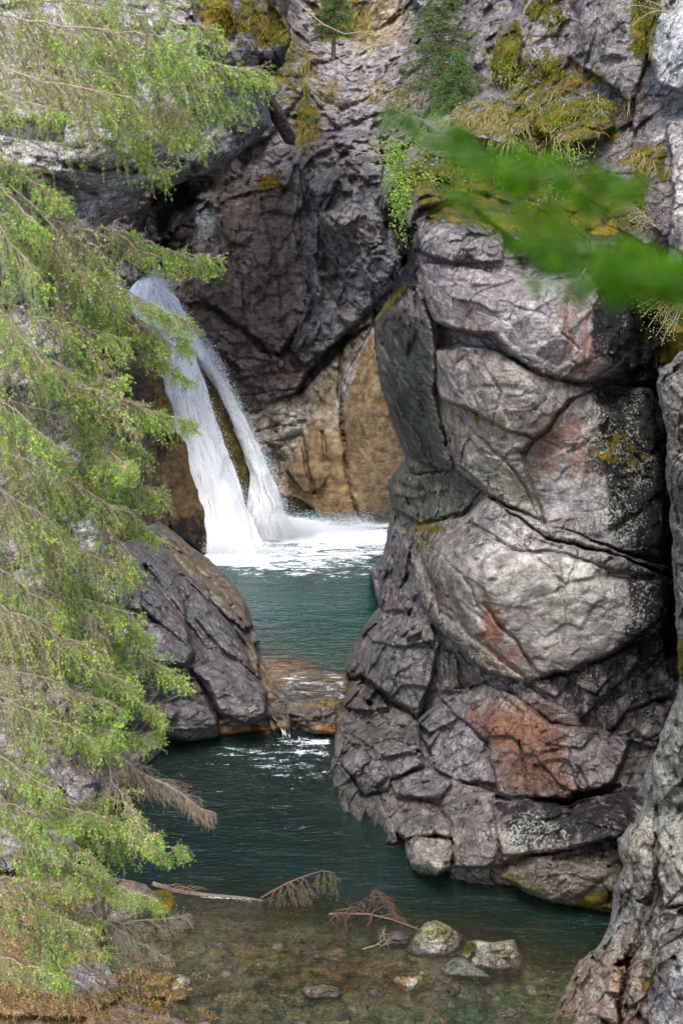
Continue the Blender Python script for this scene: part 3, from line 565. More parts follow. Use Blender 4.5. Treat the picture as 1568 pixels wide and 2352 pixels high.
K = [([(370,1240),(450,1340),(540,1450),(600,1560)],5,.5),([(330,1300),(420,1420),(470,1490)],6,.6),([(400,1260),(500,1350),(570,1450)],4,.35),([(440,1540),(480,1600),(505,1650)],6,.6),([(350,1560),(440,1570)],8,.6),([(480,1360),(560,1480),(620,1570)],4,.35),([(610,1600),(640,1680)],6,.3)]
WET = (.13,.125,.135)
PT = [('poly',[(150,1250),(480,1250),(620,1600),(620,1720),(150,1800)],'col',(.145,.14,.145),20,.8),
 ('poly',[(370,1200),(480,1285),(580,1400),(582,1450),(500,1380),(400,1280)],'col',(.21,.165,.115),12,.8),
 ('poly',[(560,1470),(600,1470),(640,1560),(640,1690),(600,1560)],'col',(.22,.15,.08),12,.6),
 ('poly',[(640,1590),(840,1590),(840,1700),(640,1690)],'col',(.13,.115,.095),10,.6),('ell',(735,1612,50,10),'col',(.24,.16,.05),6,.6),('ell',(760,1678,30,14),'col',(.26,.13,.04),6,.6),
 ('poly',[(500,1665),(660,1660),(660,1700),(500,1700)],'col',(.26,.14,.05),8,.6),
 ('line',[(395,1380),(420,1440)],'r',.8,8,.8,10),('ell',(680,1640,60,20),'m',.25,10),('ell',(560,1600,60,30),'l',.2,10),('poly',[(600,1600),(660,1600),(650,1690),(600,1690)],'b',.4,10),
 ('poly',[(440,1560),(500,1650),(610,1650),(612,1690),(400,1700)],'b',.35,14)]
o = mass('left_bank', (150,830,1190,1800), 2.2, out, ctrl, B, K, (.16,.155,.165), PT, skirt=5, edge_b=.35, edge_r=12, seed=71, zmode=True, facets=((1.5,.26),(.6,.14),(.24,.05)), aniso=rotm('Y',-50)@np.diag([.8,1,2.0]), wamp=5, rough=[([(300,1200),(620,1200),(620,1700),(300,1700)],.7)])
tag(o, 'dark slanting rock ledges on the left bank between the two pools', 'rock ledge', kind='structure')
# bottom left bank
out = [(-250,1900),(100,1950),(250,2010),(330,2030),(380,2070),(330,2110),(220,2130),(235,2200),(290,2290),(380,2330),(480,2352),(560,2450),(-250,2500)]
ctrl = [(0,1950,1.6),(200,2010,1.0),(370,2060,.1),(230,2130,.1),(0,2150,1.7),(100,2250,1.3),(290,2290,.15),(480,2352,-.05),(0,2352,2),(200,2400,1.0),(500,2450,-.1)]
B = [([(0,2080),(120,2020),(230,2040),(240,2130),(100,2150)],.2,.4,25),([(-50,2200),(120,2180),(230,2230),(280,2290),(200,2340),(-50,2330)],.2,.4,30),([(200,2330),(330,2310),(450,2360),(450,2430),(200,2430)],.1,.3,25)]
PT = [('poly',[(-250,2050),(200,2050),(260,2400),(-250,2500)],'col',(.34,.22,.12),30,1.2),('ell',(190,2250,80,30),'col',(.32,.31,.32),16,.6),('ell',(170,2060,90,30),'m',.6,14),('ell',(260,2290,60,25),'m',.6,12),('poly',[(-250,1900),(100,1950),(150,2100),(-250,2200)],'m',.4,25)]
o = mass('near_bank', (-250,560,1880,2500), 3, out, ctrl, B, (), (.26,.21,.17), PT, skirt=4, edge_b=.2, edge_r=14, seed=81, zmode=True, facets=((1.2,.12),(.5,.06),(.2,.03)))
tag(o, 'low bank covered in orange needles and moss under the spruce', 'bank', kind='structure')
# ================================================================ RIGHT NEAR CLIFF
out = [(1510,850),(1508,890),(1530,1000),(1530,1100),(1545,1250),(1550,1400),(1560,1570),(1515,1690),(1480,1780),(1475,1860),(1415,1930),(1430,1990),(1410,2030),(1400,2090),(1385,2160),(1330,2210),(1290,2280),(1260,2360),(1200,2560),(2200,2560),(2200,700),(1900,740),(1760,790),(1640,770),(1580,800)]
ctrl = [(1520,860,29),(1540,1300,28),(1700,1000,27),(1700,1600,25.5),(1560,1570,27),(1480,1850,27),(1430,1980,26.8),(1600,1900,25.4),(1390,2120,26.6),(1500,2200,24.6),(1300,2290,26),(1250,2400,25),(1450,2400,23.5),(1700,2300,23),(2200,2500,20),(2200,1600,22),(2200,800,24)]
B = [([(1490,1700),(1568,1600),(1800,1500),(1800,1800),(1500,1850)],.2,.7,50),([(1420,1930),(1475,1870),(1520,1900),(1500,2050),(1420,2090)],.3,.5,30),([(1500,1880),(1800,1800),(1800,2050),(1520,2080)],.5,.5,40),
 ([(1390,2110),(1440,2060),(1500,2090),(1470,2200),(1400,2190)],.3,.5,25),([(1290,2290),(1340,2200),(1430,2220),(1420,2352),(1270,2500)],.2,.6,30),([(1440,2220),(1520,2090),(1700,2060),(1800,2300),(1560,2500),(1420,2400)],.5,.7,45),
 ([(1350,2170),(1400,2140),(1440,2200),(1380,2230)],.5,.4,18),([(1510,860),(1600,800),(1800,800),(1800,1300),(1550,1300),(1530,1000)],.2,.6,30)]
PT = [('poly',[(1480,1700),(1800,1500),(1800,2000),(1420,2000)],'col',(.31,.31,.27),25,.8),('poly',[(1260,2200),(1480,2150),(1500,2560),(1200,2560)],'col',(.27,.19,.14),25,1.0),
 ('poly',[(1500,2250),(1800,2100),(1800,2560),(1500,2560)],'col',(.26,.25,.27),20,.8),
 ('poly',[(1400,1600),(1800,1500),(1800,2560),(1250,2560)],'l',.62,20,.8),('ell',(1560,1980,60,110),'l',.75,25),('ell',(1450,2000,40,60),'l',.45,25),
 ('ell',(1450,1760,60,90),'m',.25,20),('ell',(1440,1990,30,60),'m',.35,12),('ell',(1420,2250,60,60),'r',.6,20),('ell',(1560,2000,40,60),'r',.55,14),('ell',(1300,2340,50,60),'r',.5,20),
 ('ell',(1480,2280,60,60),'b',.4,20),('ell',(1520,2150,40,60),'b',.4,20),('ell',(1390,2120,30,50),'b',.35,14),('ell',(1300,2345,50,22),'m',.6,10),('ell',(1480,2240,20,40),'m',.5,10),('ell',(1565,1520,14,60),'m',1.,8)]
o = mass('near_right_rock', (1180,2200,690,2560), 2.6, out, ctrl, B, [([(1510,1850),(1500,2050),(1440,2220)],8,.4),([(1420,2210),(1430,2400)],6,.3)], (.25,.235,.215), PT, skirt=9, edge_b=.9, edge_r=35, seed=91, sm=.06, facets=((1.2,.30),(.45,.24),(.18,.08)), wamp=11, wscale=40)
tag(o, 'near column of craggy rock speckled with white lichen at the right edge', 'rock', kind='structure')
# ================================================================ WATER
def water_material(name, deep, shallow, wscale, bump=.05):
    n = newmat(name); geo = n.add('NewGeometry'); pos = geo.outputs['Position']
    m = n.add('Attribute', attribute_name='Wat'); sep = n.add('SeparateColor'); n.link(m.outputs['Color'], sep.inputs[0])
    op, foam, tur = sep.outputs[0], sep.outputs[1], sep.outputs[2]  # foam mask also carries white specks painted as glints
    mp = n.add('Mapping'); n.link(pos, mp.inputs[0]); mp.inputs['Scale'].default_value = (.55, 1.6, 1)
    w1 = n.noise(mp.outputs[0], wscale, 4, .55, .4); w2 = n.noise(mp.outputs[0], wscale*4.5, 4, .6); w3 = n.noise(mp.outputs[0], wscale*14, 3, .6)
    h = n.math('ADD', n.math('MULTIPLY', w1, 1.0), n.math('ADD', n.math('MULTIPLY', w2, n.math('ADD', n.math('MULTIPLY', tur, .6), .22)), n.math('MULTIPLY', w3, n.math('MULTIPLY', tur, .22))))
    bp = n.add('Bump'); bp.inputs['Strength'].default_value = 1; bp.inputs['Distance'].default_value = bump*.8; n.link(h, bp.inputs['Height'])
    big = n.noise(pos, .5, 3)
    body = n.mix(n.ramp(op, .35, .95), shallow, deep)
    body = n.mix(1, body, n.gray(n.ramp(big, .3, .7, .8, 1.2)), 'MULTIPLY')
    d = n.add('BsdfDiffuse'); n.link(body, d.inputs[0]); tr = n.add('BsdfTransparent')
    mx = n.add('MixShader'); n.link(op, mx.inputs[0]); n.link(tr.outputs[0], mx.inputs[1]); n.link(d.outputs[0], mx.inputs[2])
    fr = n.add('Fresnel'); fr.inputs[0].default_value = 1.33; n.link(bp.outputs[0], fr.inputs['Normal'])
    gl = n.add('BsdfGlossy'); gl.inputs['Roughness'].default_value = .06; n.link(bp.outputs[0], gl.inputs['Normal'])
    m2 = n.add('MixShader'); n.link(n.math('MULTIPLY', fr.outputs[0], 1.0, True), m2.inputs[0]); n.link(mx.outputs[0], m2.inputs[1]); n.link(gl.outputs[0], m2.inputs[2])
    fn = n.math('ADD', n.math('MULTIPLY', n.noise(mp.outputs[0], 2.6, 6, .68, .8), 1.1), n.math('MULTIPLY', n.noise(mp.outputs[0], 19, 4, .8), .9))
    fm = n.ramp(n.math('ADD', fn, foam), 1.42, 1.56)
    fd = n.add('BsdfDiffuse'); fd.inputs[0].default_value = (.82, .86, .92, 1)
    m3 = n.add('MixShader'); n.link(fm, m3.inputs[0]); n.link(m2.outputs[0], m3.inputs[1]); n.link(fd.outputs[0], m3.inputs[2])
    n.link(m3.outputs[0], n.out.inputs[0]); return n.m
def water(name, box, z, op, foam, tur, mat, step=5, zadd=None):
    x0, x1, y0, y1 = box; X, Y = np.meshgrid(np.arange(x0, x1+step, step, dtype=float), np.arange(y0, y1+step, step, dtype=float))
    Z = np.full(X.shape, float(z)); 
    if zadd is not None: Z = Z+zadd(X, Y)
    P = W(X, Y, Yat(Y, Z)); q = np.stack([X/70, Y/25, Y*0], -1); nz = fbm(q, 4, 5, .6)
    A = np.stack([f(X, Y, nz) for f in (op, foam, tur)], -1)
    a = np.arange(X.size).reshape(X.shape); F = np.stack([a[:-1, :-1], a[1:, :-1], a[1:, 1:], a[:-1, 1:]], -1).reshape(-1, 4)
    return mk(name, P.reshape(-1, 3), F, mat, cols={'Wat': A.reshape(-1, 3)})
def area(X, Y, poly, soft, nz=0, na=.6): return sstep(-1, 1, sdpoly(X, Y, poly)/soft+nz*na)
WU = water_material('pool_water', (.002, .044, .034), (.02, .06, .045), 1.6, .12)
WL = water_material('lower_pool_water', (.006, .017, .0135), (.03, .032, .012), 1.4, .17)
def op(X, Y, nz): return .97-.85*area(X, Y, [(560,1465),(640,1500),(760,1535),(840,1540),(900,1700),(500,1700)], 28, nz)-.25*area(X, Y, [(560,1400),(900,1480),(900,1600),(500,1560)], 40, nz)
def foam_glint(X, Y, nz):
    f = .8*area(X, Y, [(440,1300),(500,1250),(560,1225),(600,1180),(700,1190),(895,1222),(895,1252),(800,1250),(700,1248),(620,1243),(570,1250),(600,1275),(660,1285),(600,1300),(520,1300)], 10, nz)
    f = np.maximum(f, .52*area(X, Y, [(500,1180),(920,1190),(920,1270),(700,1330),(500,1310)], 30, nz))
    f = np.maximum(f, .38*area(X, Y, [(480,1290),(920,1250),(920,1340),(600,1350),(500,1320)], 30, nz))  # sparkle on the ripples, painted as white flecks among the foam
    f = np.maximum(f, .34*area(X, Y, [(640,1530),(800,1540),(800,1620),(640,1600)], 20, nz))
    return f
def tu(X, Y, nz): return .35+.65*area(X, Y, [(400,1100),(1000,1100),(1000,1330),(560,1420),(400,1330)], 60, nz)
def lip(X, Y): return -.5*sstep(1590, 1660, Y)*sstep(600, 640, X)
o = water('plunge_pool_water', (380,1020,1120,1640), .5, op, foam_glint, tu, WU, 4)
tag(o, 'teal green plunge pool under the waterfall, white with foam at its far end', 'water', kind='structure')
SH = [(180,2600),(180,2120),(380,2075),(560,2085),(700,2105),(800,2120),(960,2125),(1100,2160),(1230,2180),(1330,2200),(1400,2260),(1400,2600)]
def op(X, Y, nz): return .96-.70*area(X, Y+20, SH, 90, nz)
def foam_glint(X, Y, nz):
    f = .42*area(X, Y, [(620,1690),(760,1690),(760,1745),(690,1735),(640,1712)], 12, nz)
    f = np.maximum(f, .34*area(X, Y, [(470,1700),(770,1690),(770,1800),(640,1800),(500,1740)], 25, nz))
    f = np.maximum(f, .05+.17*area(X, Y, [(380,1690),(780,1690),(760,1960),(380,1900)], 50, nz))  # foam specks below the lip, painted water glints over the whole pool
    f = np.maximum(f, .40*area(X, Y, [(395,2052),(470,2050),(560,2058),(640,2072),(640,2082),(540,2072),(400,2062)], 6, nz, .3))
    return f
def tu(X, Y, nz): return .5+.5*area(X, Y, [(350,1680),(780,1680),(780,1850),(350,1850)], 60, nz)
o = water('lower_pool_water', (150,1560,1640,2620), 0, op, foam_glint, tu, WL, 5)
tag(o, 'dark green lower pool turning clear olive over the stony shallows', 'water', kind='structure')
# beds
def pebbles(name, rel, n, x, y, lab):
    px = rng.uniform(x[0], x[1], n); py = y[0]+(y[1]-y[0])*rng.random(n)**.8; Yv = surfY(rel, px, py); c = W(px, py, Yv); r = .04+.13*rng.random(n)**3
    import bmesh
    b = bmesh.new(); bmesh.ops.create_icosphere(b, subdivisions=1, radius=1); v0 = np.array([v.co[:] for v in b.verts]); f0 = np.array([[v.index for v in f.verts] for f in b.faces]); b.free()
    a = rng.uniform(0, 6.28, n); sc_ = np.stack([1+.5*rng.random(n), .7+.4*rng.random(n), .35+.3*rng.random(n)], -1)*r[:, None]
    V = v0[None]*(1+.22*rng.normal(size=(n, len(v0), 1)))*sc_[:, None]; X_ = V[..., 0]*np.cos(a)[:, None]-V[..., 1]*np.sin(a)[:, None]; Y_ = V[..., 0]*np.sin(a)[:, None]+V[..., 1]*np.cos(a)[:, None]
    V = np.stack([X_, Y_, V[..., 2]], -1)+c[:, None]; F = (np.arange(n)[:, None, None]*len(v0)+f0[None]).reshape(-1, 3)
    cols = np.array([(.26,.24,.18),(.30,.20,.10),(.16,.15,.12),(.36,.33,.26),(.20,.19,.12)])[rng.integers(0, 5, n)]
    o = mk(name, V.reshape(-1, 3), F, ROCK, cols={'Col': np.repeat(cols, len(v0), 0), 'Msk': np.zeros((n*len(v0), 4))}); return tag(o, lab, 'pebbles', kind='stuff')
mass('pool_bed', (400,900,1440,1650), 5, [(540,1430),(900,1430),(900,1640),(630,1640)], [(420,1450,-.3),(880,1450,-.4),(600,1500,.1),(700,1560,.30),(760,1600,.36),(620,1600,.38),(650,1500,.2),(880,1650,.3),(420,1650,.3),(700,1680,.2)], (), (), (.17,.115,.055),
  [('ell',(640,1520,70,30),'col',(.26,.15,.06),14),('ell',(700,1600,100,20),'col',(.12,.10,.07),12)], skirt=.2, edge_b=0, seed=101, zmode=True, facets=((1.2,.10),(.4,.04)))
REL['bedu'] = REL['last']; bpy.data.objects['pool_bed']['kind'] = 'structure'
PTB = [('poly',SH,'col',(.24,.26,.11),30,.6),('ell',(760,2240,120,30),'col',(.30,.15,.045),20,.8),('ell',(900,2250,90,40),'col',(.22,.13,.05),20,.9),('ell',(420,2270,120,40),'col',(.25,.16,.06),20,.9),('ell',(1080,2330,120,30),'col',(.06,.12,.06),20),
  ('ell',(1150,2170,60,25),'col',(.25,.13,.05),14),('ell',(560,2180,140,20),'col',(.24,.16,.06),14,1.2),('ell',(620,2240,160,20),'b',.5,14,1.4),('ell',(900,2180,120,16),'b',.5,14,1.4)]
o = mass('lower_pool_bed', (100,1600,1640,2620), 6, [(90,1630),(1610,1630),(1610,2640),(90,2640)],
  [(200,1700,-1),(700,1700,-.5),(600,1900,-2.5),(1000,1950,-3),(300,1950,-1.5),(400,2080,-.5),(700,2110,-.55),(1000,2130,-.6),(1300,2160,-1.5),(1500,2200,-1),(500,2250,-.35),(800,2250,-.4),(1100,2250,-.5),(1300,2350,-.5),(700,2400,-.45),(1000,2500,-.6),(300,2350,-.1)],
  [([(690,2220),(800,2215),(840,2245),(780,2265),(700,2255)],.12,.15,14),([(880,2240),(960,2220),(1010,2250),(940,2290)],.1,.15,14),([(330,2240),(480,2230),(540,2270),(420,2300),(320,2290)],.1,.15,14),([(1100,2160),(1180,2150),(1200,2180),(1130,2190)],.1,.1,10),([(480,2165),(620,2160),(680,2185),(560,2200)],.1,.12,12)],
  (), (.1,.10,.05), PTB, skirt=.3, edge_b=0, seed=103, zmode=True, facets=((1.3,.22),(.5,.10),(.2,.03)))
tag(o, 'brown and orange stones on the bed of the lower pool', 'pool bed', kind='structure')
pebbles('pebbles', 'lower_pool_bed', 420, (240,1420), (2110,2420), 'brown and grey pebbles strewn over the bed of the clear shallows')
tag(bpy.data.objects['pool_bed'], 'orange brown rock of the lip between the two pools under shallow water', 'pool bed', kind='structure')
# ================================================================ WATERFALL
def fall_material(name):
    n = newmat(name); uv = n.add('UVMap'); uv.uv_map = 'UVMap'; geo = n.add('NewGeometry')
    at = n.add('Attribute', attribute_name='Dn'); sep = n.add('SeparateColor'); n.link(at.outputs['Color'], sep.inputs[0])
    mp = n.add('Mapping'); n.link(uv.outputs[0], mp.inputs[0]); mp.inputs['Scale'].default_value = (1, .10, 1)
    a = n.noise(mp.outputs[0], 11, 7, .72, .5); b2 = n.noise(geo.outputs['Position'], 14, 5, .75)
    s = n.math('ADD', n.math('MULTIPLY', a, 1.7), n.math('MULTIPLY', b2, .3))
    al = n.ramp(n.math('ADD', s, sep.outputs[0]), 1.25, 1.65)
    c = n.mix(n.ramp(a, .35, .65), (.80, .86, .93), (.97, .98, 1.0))
    b = n.add('BsdfPrincipled'); n.link(c, b.inputs['Base Color']); b.inputs['Roughness'].default_value = .45
    tl = n.add('BsdfTranslucent'); tl.inputs[0].default_value = (.85, .9, .95, 1); m0 = n.add('MixShader'); m0.inputs[0].default_value = .15; n.link(b.outputs[0], m0.inputs[1]); n.link(tl.outputs[0], m0.inputs[2])
    bp = n.add('Bump'); bp.inputs['Distance'].default_value = .08; bp.inputs['Strength'].default_value = .8; n.link(s, bp.inputs['Height']); va = n.add('VectorMath', operation='ADD'); n.link(bp.outputs[0], va.inputs[0]); va.inputs[1].default_value = (0, -.2, 1.3); vn = n.add('VectorMath', operation='NORMALIZE'); n.link(va.outputs[0], vn.inputs[0]); n.link(vn.outputs[0], b.inputs['Normal']); n.link(vn.outputs[0], tl.inputs['Normal'])
    t = n.add('BsdfTransparent'); m = n.add('MixShader'); n.link(al, m.inputs[0]); n.link(t.outputs[0], m.inputs[1]); n.link(m0.outputs[0], m.inputs[2]); n.link(m.outputs[0], n.out.inputs[0]); return n.m
FALL = fall_material('falling_water')
DROP = leaf_material('water_drops', .3, .3)
fall = thing('waterfall', W(560, 1280, 50.2), 'tall white waterfall split in two strands by a wet brown rock', 'waterfall')
fall['kind'] = 'structure'
def curtain(name, rows, dens, parent, seed=0, bul=.25, nu=36, vstep=5, layers=3):
    rows = np.array(rows, float); v = np.arange(rows[0, 0], rows[-1, 0], vstep)
    Lx, Rx, Yy, dn = [np.interp(v, rows[:, 0], rows[:, k]) for k in (1, 2, 3, 4)]
    Vs, Fs, UV, Dn = [], [], [], []
    for l in range(layers):
        u = np.linspace(0, 1, nu); e = np.sin(np.pi*u)**.5
        X = Lx[:, None]+(Rx-Lx)[:, None]*u[None]; Pz = np.broadcast_to(v[:, None], X.shape)
        wob = fbm(np.stack([X/14, Pz/60, X*0+seed+l*9], -1), 3, seed+l)
        Yv = Yy[:, None]-bul*e[None]-.12*l*e[None]-.18*wob
        X = X+fbm(np.stack([u[None]*3+X*0, Pz/40, X*0+seed+l*5], -1), 2, seed+l+40)*7
        P = W(X, Pz, Yv); Vs.append(P.reshape(-1, 3))
        a = np.arange(X.size).reshape(X.shape)+l*X.size
        Fs.append(np.stack([a[:-1, :-1], a[1:, :-1], a[1:, 1:], a[:-1, 1:]], -1).reshape(-1, 4))
        wid = (Rx-Lx)[:, None]*.012
        UV.append(np.stack([(u[None]-.5)*wid.mean()*1.6+3*l+seed+X*0, Pz*.012], -1).reshape(-1, 2))
        edge = np.minimum(1, np.minimum(u, 1-u)*7)[None]
        D = (dens*dn[:, None]-.35*l)*1.0-(1-edge)*.85
        top = sstep(0, 5, np.arange(len(v)))[:, None]
        Dn.append(np.repeat((D-(1-top)*.6).reshape(-1, 1), 3, 1))
    return mk(name, np.concatenate(Vs), np.concatenate(Fs), FALL, parent, cols={'Dn': np.concatenate(Dn)}, uv=np.concatenate(UV))
curtain('strand', [(636,322,362,54.2,.9),(648,305,372,53.2,1.0),(700,278,412,52.9,1.1),(760,296,432,52.6,1.1),(820,330,452,52.2,1.2),(900,372,480,51.8,1.3),(1000,400,512,51.3,1.35),(1100,428,544,50.9,1.4),(1200,452,580,50.5,1.5),(1298,462,620,50.0,1.5)], 1.0, fall, 3)
curtain('strand', [(655,340,380,53.2,1.1),(690,366,412,53,1.1),(740,400,440,52.9,1.1),(803,428,470,52.7,1.1),(883,494,524,52.4,1.2),(908,504,535,52.2,1.2),(1028,555,596,51.6,1.2),(1088,577,622,51.4,1.3),(1173,566,652,51.4,1.3),(1215,552,684,51.5,1.4),(1245,545,700,51.4,1.4)], .95, fall, 23, bul=.35, nu=24)
curtain('veil', [(800,415,440,52.2,1),(900,446,490,51.6,.9),(1000,480,526,51.2,.8),(1100,512,548,51,.8),(1200,545,570,50.9,1)], .1, fall, 43, nu=24, layers=2)
curtain('veil', [(1080,446,470,50.9,.8),(1150,442,488,50.6,1),(1262,438,490,50.3,1)], .02, fall, 53, nu=20, layers=2)
# drops and splash, nobody could count them
def drops(name, segs, n, size, lab):
    P = []
    for (x0, y0, x1, y1, Y0, Y1, sg, wgt) in segs:
        k = int(n*wgt); t = rng.random(k); s = rng.normal(0, 1, (k, 2))*sg
        P.append(W(x0+(x1-x0)*t+s[:, 0], y0+(y1-y0)*t+s[:, 1]*1.2, Y0+(Y1-Y0)*t+rng.normal(0, .25, k)-.3))
    P = np.concatenate(P); P = P[P[:, 2] > .52]; k = len(P)
    r = size*(.35+rng.random(k)**2*1.1)[:, None]
    oc = np.array([[1,0,0],[-1,0,0],[0,1,0],[0,-1,0],[0,0,1.5],[0,0,-1.5]]); f = np.array([[0,2,4],[2,1,4],[1,3,4],[3,0,4],[2,0,5],[1,2,5],[3,1,5],[0,3,5]])
    V = (P[:, None]+oc[None]*r[:, None]).reshape(-1, 3); F = (np.arange(k)[:, None, None]*6+f[None]).reshape(-1, 3)
    o = mk(name, V, F, DROP, cols={'Col': np.ones((len(V), 3))*np.array([.95, .97, 1.0])}); return tag(o, lab, 'spray', kind='stuff')
drops('spray', [(360,650,470,800,53,52.3,9,.12),(475,800,600,1060,52.2,51.3,9,.28),(605,1060,645,1200,51.3,51.2,15,.16),(450,880,535,1120,51.3,50.7,11,.12),(540,1120,585,1260,50.6,50.3,14,.10),(340,700,430,980,52,51,10,.07),(480,1262,660,1275,49.9,50.0,12,.4),(570,1215,720,1222,51.3,51.5,15,.6),(700,1212,850,1216,51.8,52.2,12,.25),(600,1225,890,1232,52,52.5,7,.2),(380,655,345,640,53,53,10,.04)], 42000, .0085, 'fine white droplets flying off the waterfall and its splash')
mm = newmat('mist'); pv = mm.add('VolumePrincipled'); pv.inputs['Color'].default_value = (.95, .97, 1, 1); ge = mm.add('TexCoord')
vl = mm.add('VectorMath', operation='LENGTH'); mm.link(ge.outputs['Object'], vl.inputs[0]); mn_ = mm.noise(ge.outputs['Object'], 2.2, 3)
mm.val(mm.math('MULTIPLY', mm.ramp(vl.outputs['Value'], .25, 1, 1, 0), mm.ramp(mn_, .3, .7, .12, .75)), pv.inputs['Density']); mm.link(pv.outputs[0], mm.out.inputs[1])
bmm = bpy.data.meshes.new('mist'); import bmesh
bq = bmesh.new(); bmesh.ops.create_icosphere(bq, subdivisions=3, radius=1.0); bq.to_mesh(bmm); bq.free(); bmm.materials.append(mm.m)
for nm_, pxy, Yq, scl, lb in (('mist', (620, 1200), 51.0, (2.0, 1.3, 1.1), 'soft white mist over the splash at the foot of the falls'), ('mist', (800, 1180), 52.0, (2.0, 1.0, .6), 'thin mist drifting right along the foot of the orange rock')):
    mo = bpy.data.objects.new(nm_, bmm); C.objects.link(mo); c_ = W(*pxy, Yq); mo.location = (c_[0], c_[1], .55); mo.scale = scl; tag(mo, lb, 'mist', kind='stuff')
# small cascade at the lip
cas = thing('cascade', W(650, 1690, Yat(1690, 0)), 'thin white trickle running over the low rock lip into the lower pool', 'cascade'); cas['kind'] = 'structure'
def rib(pts, w, name='trickle'):
    pts = np.array(pts, float); v = pts[:, 1]
    rows = [(y, x-w, x+w, float(Yat(y, z))-.25, 1) for x, y, z in pts]; return curtain(name, rows, .3, cas, int(v[0]), nu=10, vstep=3, layers=2, bul=.05)
rib([(622,1628,.45),(640,1655,.3),(650,1680,.12),(655,1702,.02)], 9); rib([(648,1632,.5),(655,1660,.25),(662,1700,.02)], 6); rib([(618,1650,.4),(634,1690,.05)], 4); rib([(690,1680,.12),(694,1704,.01)], 12)
# ================================================================ STONES IN THE POOL
def stone(name, poly, label, col, depth=.9, paints=(), seed=1, blocks=(), group='rocks breaking the surface of the lower pool', cat='rock', z=0., fac=((.5,.09),(.2,.035),(.08,.012)), zb=-.06):
    P = np.array(poly, float); x0, y0 = P.min(0)-14; x1, y1 = P.max(0)+14; yb = P[:, 1].max()
    Yb = float(Yat(yb, z+zb)); cx = P[:, 0].mean(); yt = P[:, 1].min()
    ct = [(cx, yb, Yb), (cx, yt, Yb+depth), (P[:, 0].min(), (yt+yb)/2, Yb+depth*.7), (P[:, 0].max(), (yt+yb)/2, Yb+depth*.7), (cx, (yt+yb)/2, Yb+depth*.3)]
    o = mass(name, (x0, x1, y0, y1), 1.6, poly, ct, blocks, (), col, paints, skirt=.5, edge_b=.12, edge_r=8, seed=seed, facets=fac, wamp=2.5, wscale=18, sm=.08)
    return tag(o, label, cat, group)
stone('river_rock', [(930,2185),(950,2150),(975,2120),(1000,2113),(1030,2125),(1062,2150),(1055,2178),(1020,2195),(960,2195)], 'greenish grey pointed rock behind the mossy one in the shallow pool', (.25,.24,.17), .9, [('ell',(1000,2135,40,20),'col',(.22,.22,.10),8),('poly',[(925,2170),(1060,2172),(1040,2200),(930,2195)],'col',(.36,.33,.31),6)], 111, [([(960,2130),(1000,2112),(1040,2140),(1020,2165),(970,2165)],.08,.15,12,(0,-.2))])
stone('river_rock', [(1048,2190),(1070,2165),(1095,2158),(1130,2165),(1180,2158),(1198,2200),(1198,2226),(1130,2228),(1080,2222)], 'broad greenish rock with a bright moss cap in the shallow pool', (.28,.28,.20), .8, [('ell',(1072,2178,24,16),'m',1.1,5),('poly',[(1080,2200),(1198,2205),(1198,2230),(1090,2230)],'col',(.36,.31,.25),6)], 112, [([(1120,2165),(1180,2160),(1195,2200),(1130,2200)],.08,.12,10,(0,-.2))])
stone('river_rock', [(1010,2226),(1040,2200),(1060,2196),(1090,2215),(1128,2245),(1070,2242),(1025,2240)], 'smooth pale grey green wedge of rock in front of the mossy one', (.46,.49,.45), .7, [], 113, [], fac=((.7,.05),))
stone('river_rock', [(885,2160),(895,2140),(920,2136),(940,2152),(930,2168),(900,2168)], 'small pale stone beside the red branches in the shallow pool', (.36,.34,.33), .5, [], 114)
stone('river_rock', [(692,2276),(700,2266),(740,2260),(772,2268),(784,2280),(770,2292),(710,2292)], 'flat tan stone alone in the clear shallows near the bottom', (.40,.33,.25), .5, [], 115)
stone('river_rock', [(640,1710),(660,1692),(690,1690),(700,1712)], 'small orange stone at the foot of the little cascade', (.28,.14,.06), .4, [], 116)
stone('mossy_rock', [(318,2318),(330,2290),(365,2275),(378,2300),(382,2330),(350,2345),(322,2338)], 'small peaked rock with bright yellow moss at the bottom left', (.2,.17,.1), .7, [('ell',(348,2300,30,30),'m',1.2,6)], 117)
stone('mossy_rock', [(330,2060),(350,2045),(385,2042),(410,2070),(414,2098),(380,2110),(340,2100)], 'rounded rock with bright yellow green moss below the spruce tips', (.2,.17,.1), .9, [('ell',(380,2065,34,26),'m',1.2,8),('ell',(380,2105,50,12),'b',.7,8)], 118)
stone('river_rock', [(436,2352),(470,2344),(520,2362),(510,2400),(430,2400)], 'grey orange stone cut by the bottom edge of the view', (.3,.2,.12), .6, [], 119)
stone('river_rock', [(720,2062),(728,2045),(748,2046),(755,2066)], 'small dark stone under the twigs of the fallen sapling', (.2,.2,.18), .4, [], 120)

